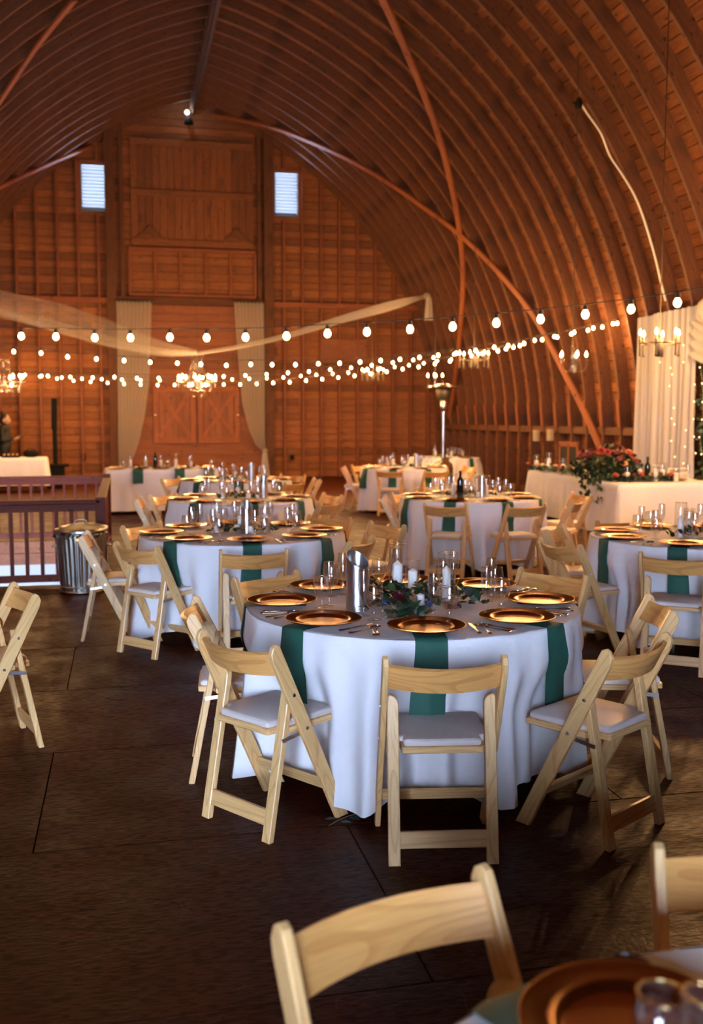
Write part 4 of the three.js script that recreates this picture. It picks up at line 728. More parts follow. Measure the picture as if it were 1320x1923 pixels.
// head table: one run along the backdrop, one across its near end
longTable('head', 'long head table running along the flower garland', 7.13, -14.5, 0, 0.9, 2.6, M.linen);
longTable('head end', 'long head table end facing us with lavender white skirt', 7.45, -12.62, 0.03, 2.0, 0.78, M.linen);
{
  const y = TOP + 0.0045, r = rng(411), on = 'on the head table';
  const g = thing('flower_garland', 'lush garland of red and peach flowers trailing over the head table corner', 'garland', [6.75, y, -13.15]);
  part(g, 'foliage', foliage(560, 0.46, 0.6, 0.5, 412, 1.8), M.leafDark).userData.kind = 'stuff'; part(g, 'foliage', foliage(320, 0.46, 0.6, 0.55, 413, 1.7), M.leafMid).userData.kind = 'stuff';
  for (let k = 0; k < 38; k++) { const a = r() * 6.28, q = Math.sqrt(r()) * 0.38; (k % 2 ? bud : (p, b, c, d, e) => blossom(p, b, c, d, 4, e))(g, [cs(a) * q * 1.15, 0.12 + 0.36 * Math.sqrt(1 - (q / 0.4) ** 2) * (0.8 + 0.2 * r()), sn(a) * q * 1.3], between(r, 0.05, 0.085), [M.burgundy, M.roseRed, M.burgundy, M.roseRed, M.peach][k % 5], r); }
  const trail = []; for (let k = 0; k < 170; k++) { const l = leaves.wide.clone(); l.scale(1.7, 1.7, 1.7); l.rotateX(between(r, 0.6, 1.8)); l.rotateY(r() * 6.28); const s = r(); l.translate(between(r, -0.2, 0.25) * (1 - s * 0.4) - 0.2 - 0.03, 0.02 - s * 0.38, between(r, -0.15, 0.45) + 0.1); trail.push(l); } part(g, 'trailing_leaves', plain(trail), M.leafDark).userData.kind = 'stuff';
  const g2 = thing('flower_garland', 'low garland with candles along the far head table edge', 'garland', [6.78, y, -14.9]); part(g2, 'foliage', foliage(330, 0.16, 1.05, 0.1, 414, 1.6), M.leafDark).userData.kind = 'stuff';
  for (let k = 0; k < 9; k++) bud(g2, [between(r, -0.12, 0.05), 0.09, -0.95 + k * 0.22], between(r, 0.035, 0.055), [M.roseRed, M.peach, M.cream][k % 3], r);
  const g3 = thing('flower_garland', 'low garland with peach roses on the head table end', 'garland', [7.0, y, -12.5]); part(g3, 'foliage', foliage(330, 0.52, 0.14, 0.12, 415, 1.6), M.leafDark).userData.kind = 'stuff';
  for (let k = 0; k < 8; k++) bud(g3, [-0.45 + k * 0.13, 0.09, between(r, 0, 0.12)], between(r, 0.035, 0.055), [M.roseRed, M.peach, M.burgundy][k % 3], r);
  const cd = [[6.78, -15.7, 0.17], [6.85, -15.35, 0.22], [6.72, -15.1, 0.13], [6.8, -14.7, 0.15], [6.9, -14.3, 0.14], [6.72, -12.46, 0.14], [6.98, -12.6, 0.17], [7.12, -12.42, 0.15], [7.3, -12.55, 0.17], [7.42, -12.4, 0.12]];
  for (const [x, z, h] of cd) { candle('pillar_candle', V3(x, y + 0.004, z), h, 0.034, `ivory pillar candle among the flowers ${on}`, `candles ${on}`); cylinderVase(V3(x, y, z), h + 0.08, 0.052, `clear glass cylinder round a candle ${on}`, `glass cylinders ${on}`); }
  put(ware.chargerFar, 'charger_plate', V3(7.55, y + 0.002, -12.62), 0, `copper gold charger plate ${on} end`, 'plate', 'chargers on the head table'); put(ware.chargerFar, 'charger_plate', V3(8.0, y + 0.002, -12.62), 0, `copper gold charger plate ${on} end`, 'plate', 'chargers on the head table');
  for (const [x, z] of [[7.4, -12.72], [7.22, -12.8], [7.85, -12.8]]) put(ware.flute, 'champagne_flute', V3(x, y, z), 0, `clear champagne flute ${on} end`, 'glass', 'flutes on the head table');
  const b = thing('wine_bottle', `dark bottle ${on} beside the backdrop`, 'bottle', [7.2, y, -12.78]); part(b, 'glass_body', lathe([[0, 0], [0.042, 0], [0.042, 0.2], [0.03, 0.23], [0.016, 0.25], [0.016, 0.33], [0, 0.33]], 20), M.bottle);
}
// white spindle-back chairs behind the head table
function spindleChair(x, z, turn, label) {
  const c = thing('spindle_chair', label, 'chair', [x, 0, z], turn, 'white spindle chairs');
  part(c, 'seat', new RoundedBoxGeometry(0.4, 0.035, 0.4, 2, 0.01), M.whitePaint, [0, 0.45, 0]); part(c, 'cushion', new RoundedBoxGeometry(0.38, 0.04, 0.38, 2, 0.018), M.vinyl, [0, 0.487, 0]);
  for (const sx of [-1, 1]) { part(c, 'leg', new THREE.CylinderGeometry(0.013, 0.011, 0.44, 8), M.whitePaint, [sx * 0.18, 0.22, -0.18]); part(c, 'back_leg', new THREE.CylinderGeometry(0.013, 0.012, 0.92, 8), M.whitePaint, [sx * 0.18, 0.46, 0.185]); }
  for (const y of [0.91, 0.84, 0.62]) part(c, 'back_rail', new THREE.CylinderGeometry(0.011, 0.011, 0.36, 8).rotateZ(PI / 2), M.whitePaint, [0, y, 0.185]);
  for (let k = 0; k < 7; k++) part(c, 'spindle', new THREE.CylinderGeometry(0.007, 0.007, 0.22, 6), M.whitePaint, [-0.135 + k * 0.045, 0.73, 0.185]);
  for (const sz of [-1, 1]) part(c, 'stretcher', new THREE.CylinderGeometry(0.008, 0.008, 0.36, 6).rotateZ(PI / 2), M.whitePaint, [0, 0.2, sz * 0.18]);
}
spindleChair(7.82, -13.95, PI / 2 * 0.9, 'white spindle back chair before the pleated backdrop curtain');
spindleChair(7.82, -13.25, 0.2, 'white spindle back chair beside the greenery panel');

// ================= STRING LIGHTS =================
// a string: pixels of its bulbs and the depth of its two ends; it hangs in one upright plane
const bulbGeo = (r) => lathe([[0, -r * 1.25], [r * 0.55, -r * 1.1], [r * 0.95, -r * 0.5], [r, 0], [r * 0.85, r * 0.5], [r * 0.5, r * 1.0], [r * 0.4, r * 1.3], [0, r * 1.3]], 14);
function stringLights(label, px, d0, d1, r, cd, ends) {
  const u0 = px[0][0], u1 = px[px.length - 1][0], depth = (u) => 1 / lerp(1 / d0, 1 / d1, (u - u0) / (u1 - u0));
  const pts = px.map(([u, v]) => atDepth(u, v, depth(u))), o = pts[0].clone(), g = thing('string_light', label, 'string light', o), b = bulbGeo(r), sk = new THREE.CylinderGeometry(r * 0.5, r * 0.78, r * 1.2, 10);
  const wire = pts.map((p) => p.clone().sub(o).add(V3(0, r * 2.6, 0))); const first = atDepth(...ends[0], depth(ends[0][0])).sub(o), last = atDepth(...ends[1], depth(ends[1][0])).sub(o);
  part(g, 'wire', tube([first, ...wire, last], 0.005, px.length * 4, 5), M.wire);
  for (const p of pts) { const q = p.clone().sub(o); part(part(g, 'bulb', b, M.bulb, q), 'socket', sk, M.wire, [0, r * 1.7, 0]); lamp(g, q.x, q.y, q.z, cd, 1); }
}
const px = (s) => s.trim().split(/\s+/).map((p) => p.split(',').map(Number));
stringLights('string of large globe bulbs running above the middle tables', px('40,631 105,632 178,634 245,634 319,633 388,634 461,633 538,631 615,626 689,623 770,618 850,613 932,606 1015,599 1099,590 1185,580 1272,568 1362,555'), 11.9, 9.1, 0.036, 0.25, [[-90, 600], [1420, 540]]);
stringLights('upper string of small bulbs crossing above the crystal chandelier', px('26,660 77,663 127,670 181,674 233,677 282,680 333,682 377,684 425,686 471,684 511,684.7 554.7,684.7 597.7,683 637.7,682 676,679.7 714.7,677 751,674.7 787.7,671 822.7,667 857,663 893,658 928,652 954,649 984,645 1018,638 1046,633 1078,624 1114,616 1159,607'), 15.8, 17.2, 0.027, 0.38, [[-60, 650], [1166, 598]]);
stringLights('second string of small bulbs behind the crystal chandelier', px('37,705 90,706 132,708 174,709 215,708 257,710 298,710 339,710 380,709 420,707 460.7,705 500.7,703 540.7,700 580,697.7 620,694 659,690.7 698,686 737.7,680.7 776,676 814,671 852.7,665'), 19.5, 21.5, 0.027, 0.6, [[-60, 695], [880, 652]]);
stringLights('third string of small bulbs before the plank wall', px('47,704 78,706 116,709 154,711 191,712 229,713 264,714 300,714 335,714 370,713 404,713 436,712.6 468,711.3 501,710 532,708.7 564.7,706 594,704 624.7,702 654,699.7 684,696 714,692 741,689 768,685.7 795.7,682 820.7,677.7 847,674.7'), 23.6, 23.2, 0.027, 1.05, [[-60, 694], [872, 662]]);
stringLights('lowest string of small bulbs before the plank wall', px('42,705 75,707 107,711 138,715 170,717 202,719 233,721 264,722 296,723 328,722.7 358,723 390,723 420,722 451,722 482,720.7 513,719 544,717.7 574.7,714.7 605,712 635,709 665.7,705.7 696,702 726,698 756,693 786,689 816.7,683 845,678 885,668 906,664 935,659 950,655 964,652 976,649 1004,639 1041,632 1073,627 1104,620 1131,614 1151,608'), 25.6, 17.4, 0.027, 1.0, [[-60, 690], [1160, 600]]);

// ================= CHANDELIERS =================
function chain(g, y0, x, z, label) { const top = ARC_Y + Math.sqrt(ARC_R ** 2 - (Math.abs(x - RIDGE_X) + ARC_C) ** 2), L = top - y0; part(g, 'chain', new THREE.CylinderGeometry(0.006, 0.006, L, 6), M.iron, [0, L / 2, 0]); }
function flame(g, x, y, z, cd, r = 0.02) { part(g, 'candle_bulb', lathe([[0, 0], [r * 0.7, r * 0.5], [r, r * 1.6], [r * 0.6, r * 3], [0, r * 4.2]], 10), M.bulb, [x, y, z]); lamp(g, x, y + r * 2, z, cd, 1); }
// iron ring with candle tubes
function candleRing(p, R, n, cd, label, turn = 0) {
  const g = thing('candle_chandelier', label, 'chandelier', p, turn); chain(g, p.y, p.x, p.z);
  part(g, 'hub', lathe([[0, -0.16], [0.05, -0.15], [0.055, 0.0], [0.03, 0.05], [0.012, 0.1], [0.0, 0.1]], 12), M.iron);
  const t = new THREE.TorusGeometry(R, 0.008, 6, 40); t.rotateX(PI / 2); part(g, 'ring', t, M.iron, [0, -0.0, 0]);
  for (let k = 0; k < n; k++) { const a = k / n * 2 * PI + 0.3, x = R * cs(a), z = R * sn(a); part(g, 'arm', new THREE.CylinderGeometry(0.006, 0.006, R, 6).rotateZ(PI / 2).rotateY(-a), M.iron, [x / 2, 0, z / 2]); part(g, 'candle_holder', lathe([[0, -0.15], [0.02, -0.15], [0.012, -0.14], [0.012, 0.02], [0.024, 0.03], [0.012, 0.04], [0.011, 0.09], [0, 0.09]], 10), M.iron, [x, 0, z]); flame(g, x, 0.09, z, cd); }
  return g;
}
function scrollChandelier(p, R, n, cd, label, turn = 0) {
  const g = thing('scroll_chandelier', label, 'chandelier', p, turn); chain(g, p.y + 0.2, p.x, p.z); g.children[0].position.y += 0.2;
  part(g, 'stem', lathe([[0, -0.18], [0.02, -0.17], [0.035, -0.12], [0.015, -0.06], [0.03, 0.02], [0.012, 0.1], [0.035, 0.16], [0.012, 0.2], [0, 0.22]], 12), M.crystal);
  for (let k = 0; k < n; k++) { const a = k / n * 2 * PI + 0.4, c = cs(a), s = sn(a); part(g, 'scroll_arm', tube([V3(0.01 * c, -0.08, 0.01 * s), V3(R * 0.3 * c, -0.17, R * 0.3 * s), V3(R * 0.75 * c, -0.17, R * 0.75 * s), V3(R * c, -0.08, R * s), V3(R * c, -0.02, R * s)], 0.012, 16, 8), M.crystal); part(g, 'drip_pan', lathe([[0, -0.01], [0.035, 0.0], [0.04, 0.01], [0.012, 0.012], [0.011, 0.05], [0, 0.05]], 12), M.crystal, [R * c, -0.01, R * s]); flame(g, R * c, 0.04, R * s, cd, 0.022); }
}
function crystalChandelier(p, s, cd, label) {
  const g = thing('crystal_chandelier', label, 'chandelier', p), r = rng(501); chain(g, p.y + 0.55 * s, p.x, p.z); g.children[0].position.y += 0.55 * s;
  const bead = new THREE.OctahedronGeometry(0.016, 0); const beads = (name, list) => { const gs = list.map(([x, y, z, k = 1]) => { const b = bead.clone(); b.scale(k, k * 1.5, k); b.rotateY(x * 40); b.translate(x, y, z); return b; }); part(g, name, plain(gs), M.crystal).userData.kind = 'stuff'; };
  part(g, 'stem', lathe([[0, -0.2], [0.02, -0.19], [0.04, -0.1], [0.02, 0], [0.025, 0.2], [0.02, 0.5], [0, 0.52]], 12), M.crystal);
  const crown = []; for (let k = 0; k < 8; k++) { const a = k / 8 * 2 * PI; part(g, 'crown_scroll', tube([V3(0.04 * cs(a), 0.4 * s, 0.04 * sn(a)), V3(0.13 * cs(a), 0.42 * s, 0.13 * sn(a)), V3(0.14 * cs(a), 0.5 * s, 0.14 * sn(a)), V3(0.07 * cs(a), 0.52 * s, 0.07 * sn(a))], 0.008, 12, 6), M.crystal); }
  const strands = []; for (let k = 0; k < 20; k++) { const a = k / 20 * 2 * PI; for (let j = 0; j <= 12; j++) { const t = j / 12, q = lerp(0.1, 0.24, t * t) * s; strands.push([q * cs(a), lerp(0.4, 0.0, t) * s, q * sn(a)]); } } beads('bead_strands', strands);
  const rings = []; for (const [R, y, n] of [[0.42, -0.06, 40], [0.3, -0.16, 30], [0.18, -0.26, 20]]) for (let k = 0; k < n; k++) { const a = k / n * 2 * PI; for (let j = 0; j < 3; j++) rings.push([R * s * cs(a), (y - j * 0.045) * s, R * s * sn(a), 1.1]); } beads('crystal_fringe', rings);
  for (const [R, y] of [[0.42, -0.05], [0.3, -0.14], [0.18, -0.24]]) { const t = new THREE.TorusGeometry(R * s, 0.007, 6, 40); t.rotateX(PI / 2); part(g, 'ring', t, M.silver, [0, y * s, 0]); }
  for (let k = 0; k < 8; k++) { const a = k / 8 * 2 * PI + 0.2, R = 0.38 * s; part(g, 'arm', tube([V3(0.02 * cs(a), -0.1 * s, 0.02 * sn(a)), V3(R * 0.5 * cs(a), -0.15 * s, R * 0.5 * sn(a)), V3(R * cs(a), -0.03 * s, R * sn(a))], 0.009, 12, 6), M.crystal); flame(g, R * cs(a), 0.0, R * sn(a), cd, 0.026); }
  for (let k = 0; k < 4; k++) { const a = k / 4 * 2 * PI + 0.6; flame(g, 0.2 * s * cs(a), -0.16 * s, 0.2 * s * sn(a), cd * 0.7, 0.02); }
}
crystalChandelier(atDepth(370, 712, 21), 1.0, 1.3, 'crystal chandelier hanging under the knotted fabric swags');
crystalChandelier(atDepth(8, 712, 21), 1.0, 1.3, 'crystal chandelier hanging near the standing DJ');
candleRing(atDepth(700, 704, 24.5), 0.26, 6, 1.3, 'candle chandelier before the bare studded wall');
scrollChandelier(atDepth(817, 712, 21.9), 0.16, 4, 1.0, 'small scroll arm chandelier above the patio heater');
candleRing(atDepth(890, 676, 18.5), 0.27, 6, 1.0, 'iron candle chandelier against the ribs past the patio heater', 0.2);
scrollChandelier(atDepth(1075, 676, 15), 0.2, 5, 1.3, 'scroll arm glass chandelier against the slanting brace');
candleRing(V3(7.3, 2.9, -10.2), 0.27, 6, 6.5, 'added unseen candle chandelier that brightens the right hand roof', 0.3);  // unseen lamp added to brighten the near right roof
candleRing(atDepth(1238, 645, 12), 0.235, 6, 1.3, 'iron candle chandelier in front of the white backdrop', 0.15);
candleRing(V3(-3.2, 2.75, -8.6), 0.27, 6, 0.9, 'iron candle chandelier over the left side aisle', 0.1);

// ================= FABRIC SWAGS AND CURTAINS =================
function swag(label, pts, widths, folds, mat, seed, parts = 'fabric') {  // ribbon of gathered cloth along pts; widths across it
  const c = new THREE.CatmullRomCurve3(pts), g = thing('fabric_swag', label, 'swag', pts[0]), o = pts[0];
  const geo = gridGeo(24, 40, (i, j) => { const p = c.getPointAt(j).clone().sub(o), w = lerp2(widths, j), a = (i - 0.5); return [p.x, p.y + a * w, p.z + 0.05 * w * sn(i * folds * PI * 2 + seed + j * 3) + 0.02 * sn(i * 40 + j * 9), i * w, j * 5]; });
  part(g, parts, geo, mat); return g;
}
const lerp2 = (w, j) => { const k = j * (w.length - 1), i = Math.min(w.length - 2, Math.floor(k)); return lerp(w[i], w[i + 1], k - i); };
const knot = atDepth(370, 664, 20.9);
{
  const end = onArch(802, 556, ARC_R - 0.1), g = swag('beige fabric swag rising to a knot on the right hand ribs', [knot, atDepth(455, 650, 20.9), atDepth(540, 630, 20.8), atDepth(640, 600, 20.8), atDepth(720, 578, 20.8), end], [0.06, 0.12, 0.2, 0.14, 0.1, 0.12], 3, M.swag, 1);
  const o = g.position; const p = end.clone().sub(o);
  part(g, 'knot', lathe([[0, -0.09], [0.08, -0.06], [0.1, 0], [0.07, 0.07], [0, 0.09]], 14), M.swag, p);
  part(g, 'tail', gridGeo(20, 14, (i, j) => { const a = i * 2 * PI, R = (0.06 + 0.04 * j) * (1 + 0.25 * sn(a * 4)); return [p.x + 0.05 + R * cs(a), p.y - 0.04 - 0.58 * j, p.z + R * sn(a) * 0.7]; }, true), M.swag);
}
swag('beige fabric swag running left from the crystal chandelier, lower fold', [knot, atDepth(300, 661, 20.9), atDepth(200, 640, 20.8), atDepth(100, 612, 20.6), atDepth(0, 586, 20.4), atDepth(-70, 566, 20.3)], [0.08, 0.2, 0.24, 0.22, 0.2, 0.2], 4, M.swagThin, 2);
swag('sheer fabric swag fanning left above the lower fold', [knot.clone().add(V3(0, 0.02, 0.06)), atDepth(300, 652, 20.7), atDepth(200, 624, 20.6), atDepth(100, 594, 20.4), atDepth(0, 568, 20.2), atDepth(-70, 550, 20.1)], [0.08, 0.34, 0.55, 0.6, 0.5, 0.45], 5, M.swagThin, 3);
// tied-back curtains on the gable: outline rows (pixel left, right, y)
function tiedCurtain(label, rows, n, tail) {
  const z = Z_BACK + 0.28, R = rows.map(([a, b, y]) => [onZ(a, y, z), onZ(b, y, z)]), o = R[0][0].clone().setY(0);
  const g = thing('gable_curtain', label, 'curtain', [o.x, 0, z]);
  const geo = gridGeo(n * 8, 36, (i, j) => { const k = j * (R.length - 1), m = Math.min(R.length - 2, Math.floor(k)), t = k - m, f = t * t * (3 - 2 * t) * 0.4 + t * 0.6; const a = R[m][0].clone().lerp(R[m + 1][0], f), b = R[m][1].clone().lerp(R[m + 1][1], f), p = a.lerp(b, i); return [p.x - o.x, p.y, 0.045 * sn(i * n * 2 * PI) + 0.02 * sn(i * n * 0.7 + 1) + 0.05, i * 3, p.y]; });
  part(g, 'pleated_panel', geo, M.sheer);
  part(g, 'curtain_rod', new THREE.CylinderGeometry(0.02, 0.02, Math.abs(R[0][1].x - R[0][0].x) + 0.1, 8).rotateZ(PI / 2), M.iron, [(R[0][0].x + R[0][1].x) / 2 - o.x, R[0][0].y, 0.05]);
  return [g, o];
}
tiedCurtain('sheer beige curtain tied back beside the long curtain table', [[218, 285, 566], [220, 283, 640], [221, 280, 720], [222, 272, 780], [222, 261, 830], [223, 247, 870], [225, 240, 892]], 9);
{ const [g, o] = tiedCurtain('sheer beige curtain gathered to the post right of the barn door', [[439, 495, 568], [444, 496, 640], [449, 497, 700], [455, 497, 760], [468, 497, 810], [480, 498, 836], [494, 500, 846]], 8);
  const q = onZ(497, 846, Z_BACK + 0.3), b = onZ(497, 880, Z_BACK + 0.3); part(g, 'tie', lathe([[0, -0.05], [0.07, -0.03], [0.08, 0.02], [0.04, 0.05], [0, 0.05]], 12), M.sheer, [q.x - o.x, q.y, 0.05]); part(g, 'tail', gridGeo(20, 8, (i, j) => { const a = i * 2 * PI, R = (0.05 + 0.07 * j) * (1 + 0.2 * sn(a * 5)); return [q.x - o.x + R * cs(a), lerp(q.y, b.y - 0.2, j), 0.05 + R * 0.6 * sn(a)]; }, true), M.sheer); }

// ================= WEDDING BACKDROP =================
{
  const X = 8.22, zl = -15.05, zr = -13.14, Hh = 3.24, g = thing('backdrop_frame', 'tall pipe frame carrying the white backdrop curtains', 'frame', [X, 0, -14.2]);
  for (const z of [zl, -11.0]) part(g, 'upright', new THREE.CylinderGeometry(0.022, 0.022, Hh, 10), M.hardware, [0.04, Hh / 2, z + 14.2]);
  part(g, 'crossbar', new THREE.CylinderGeometry(0.02, 0.02, -11 - zl, 10).rotateX(PI / 2), M.hardware, [0.04, Hh, (zl - 11) / 2 + 14.2]); for (const z of [zl, -11]) part(g, 'base', new RoundedBoxGeometry(0.4, 0.015, 0.4, 1, 0.005), M.hardware, [0.04, 0.008, z + 14.2]);
  const cur = (z0, z1, n, x, seed) => gridGeo(n * 10, 24, (i, j) => { const y = lerp(Hh + 0.02, 0.02, j), ph = i * n * 2 * PI; return [x + 0.05 * (sn(ph + 0.3 * sn(j * 3 + seed)) + 0.35 * sn(ph * 0.37 + seed)) * (0.75 + 0.35 * j), y, lerp(z0, z1, i) + 0.02 * sn(j * 5 + i * 9), i * 2, y]; });
  solo('backdrop_curtain', cur(zl, -14.3, 9, X, 1), M.curtain, 'ivory pleated backdrop curtain next to the bare ribs', 'curtain');
  solo('backdrop_curtain', cur(-14.32, zr + 0.02, 7, X - 0.1, 4), M.curtain, 'white backdrop curtain threaded with fairy lights beside the greenery', 'curtain');
  // bunched swag at the top
  const s = thing('backdrop_swag', 'bunched white fabric swag over the greenery panel', 'swag', [X - 0.12, 0, -12.95]);
  part(s, 'bunch', gridGeo(40, 20, (i, j) => { const a = i * 2 * PI, b = j * PI, R = 0.17 * (1 + 0.3 * sn(a * 5 + b * 3) + 0.14 * sn(a * 11 + b * 5)); return [R * 0.6 * sn(b) * cs(a), Hh - 0.08 + 0.2 * cs(b) * (1 + 0.15 * sn(a * 3)), R * sn(b) * sn(a) + 0.1]; }, true), M.curtain);
  part(s, 'drape', gridGeo(30, 18, (i, j) => [0.04 * sn(j * 25) - 0.02, Hh - 0.1 - 0.62 * j * (1 - 0.75 * smooth(0, 1, i)) - 0.28 * sn(i * PI) - 0.1 * i, lerp(-0.22, 2.0, i), i, j]), M.curtain);
  const gw = thing('hedge_backdrop', 'dark green foliage hedge dotted with fairy lights behind the head table', 'greenery', [X + 0.05, 0, -12.1]);
  part(gw, 'backing', new THREE.BoxGeometry(0.04, 2.55, 2.2), M.leafDark, [0.06, 1.3, 0]);
  const lf = leaves.wide, im = new THREE.InstancedMesh(lf, M.leafMid, 2600), r = rng(601), d = new THREE.Object3D(); for (let k = 0; k < 2600; k++) { d.position.set(0.03 - 0.08 * r(), between(r, 0.05, 2.55), between(r, -1.1, 1.1)); d.rotation.set(r() * 3, r() * 6.28, r() * 3); d.scale.setScalar(between(r, 1, 1.9)); d.updateMatrix(); im.setMatrixAt(k, d.matrix); } im.name = 'leaves'; im.userData.kind = 'stuff'; gw.add(im);
  const fb = new THREE.SphereGeometry(0.01, 8, 6); const fairy = (label, list, x) => { const f = thing('fairy_light', label, 'fairy lights', [x, 0, -14]); list.forEach(([u, v]) => { const p = onX(u, v, x); part(f, 'bulb', fb, M.fairy, [0, p.y, p.z + 14]); }); const w = list.map(([u, v]) => { const p = onX(u, v, x); return V3(0.012, p.y, p.z + 14); }); part(f, 'wire', tube(w, 0.0018, list.length * 4, 4), M.hardware); };
  fairy('fairy light strand hanging down the white backdrop curtain', px('1239,680 1259,691 1262,703 1257,725 1265,766 1261,786 1266,797 1260,828 1267,858 1259,888'), X - 0.24); fairy('second fairy light strand on the white backdrop curtain', px('1283,648 1283,680 1304,722 1303,754 1302,787 1288,808 1303,820 1286,839 1306,851 1283,870'), X - 0.24);
  fairy('fairy light strand on the green foliage panel', px('1309,656 1314,690 1318,720 1319,755 1318,788 1313,821 1317,853'), X - 0.1);
}

// ================= OTHER THINGS =================
{ // galvanised trash can with lid and bag
  const c = thing('trash_can', 'dented galvanised metal trash can with lid and black bag edge', 'trash can', onY(155, 1110, 0)), n = 30;
  part(c, 'body', gridGeo(n * 6, 12, (i, j) => { const a = i * 2 * PI, R = lerp(0.195, 0.23, j) + 0.006 * Math.max(-0.5, cs(a * n)) * smooth(0.04, 0.12, j) * smooth(0.96, 0.88, j); return [R * sn(a), lerp(0.015, 0.575, j), R * cs(a), i * 4, j]; }, true), M.zinc);
  for (const [y, R] of [[0.015, 0.2], [0.06, 0.202], [0.56, 0.233]]) { const t = new THREE.TorusGeometry(R, 0.009, 8, 40); t.rotateX(PI / 2); part(c, 'band', t, M.zinc, [0, y, 0]); }
  part(c, 'bottom', new THREE.CylinderGeometry(0.19, 0.19, 0.01, 32), M.zinc, [0, 0.02, 0]);
  part(c, 'bin_bag', gridGeo(80, 6, (i, j) => { const a = i * 2 * PI, R = 0.242 + 0.012 * sn(a * 17 + j * 2) * j + 0.008 * sn(a * 7); return [R * sn(a), 0.585 - (0.05 + 0.03 * sn(a * 3 + 1)) * j, R * cs(a)]; }, true), M.blackPlastic, null, null, 'black plastic bag rim');
  const lid = part(c, 'lid', lathe([[0, 0.05], [0.06, 0.048], [0.1, 0.042], [0.11, 0.046], [0.18, 0.03], [0.235, 0.012], [0.246, 0.006], [0.248, -0.02], [0.243, -0.02], [0.24, 0.004], [0, 0.03]], 40), M.zinc, [0, 0.6, 0], [0.02, 0, 0.04]);
  part(lid, 'lid_handle', tube([V3(-0.06, 0.048, 0), V3(-0.045, 0.078, 0), V3(0.045, 0.078, 0), V3(0.06, 0.048, 0)], 0.006, 14, 6), M.zinc);
  for (const s of [-1, 1]) part(c, 'side_handle', tube([V3(s * 0.225, 0.45, -0.06), V3(s * 0.262, 0.44, -0.05), V3(s * 0.262, 0.44, 0.05), V3(s * 0.225, 0.45, 0.06)], 0.006, 14, 6), M.zinc);
}
{ // patio heater
  const p = atDepth(832, 850, 21); const h = thing('patio_heater', 'tall steel patio heater with round reflector hood', 'heater', [p.x, 0, p.z]);
  part(h, 'hood', lathe([[0, 2.36], [0.1, 2.35], [0.3, 2.3], [0.39, 2.275], [0.392, 2.268], [0.3, 2.285], [0.1, 2.33], [0, 2.34]], 40), M.silver);
  part(h, 'burner', lathe([[0, 2.3], [0.1, 2.3], [0.16, 2.2], [0.14, 2.14], [0.13, 2.06], [0.09, 2.03], [0, 2.03]], 24), M.zinc); part(h, 'burner_screen', lathe([[0.12, 2.03], [0.155, 2.1], [0.165, 2.24], [0.12, 2.29]], 24), M.iron);
  part(h, 'control_box', lathe([[0, 2.03], [0.075, 2.03], [0.07, 1.85], [0.045, 1.78], [0, 1.78]], 20), M.silver);
  part(h, 'pole', new THREE.CylinderGeometry(0.035, 0.035, 1.1, 14), M.silver, [0, 1.25, 0]); part(h, 'tank_cover', lathe([[0, 0.8], [0.05, 0.8], [0.2, 0.68], [0.22, 0.6], [0.22, 0.06], [0, 0.06]], 28), M.silver); part(h, 'base', lathe([[0, 0], [0.26, 0], [0.27, 0.03], [0.24, 0.06], [0, 0.06]], 28), M.iron);
}
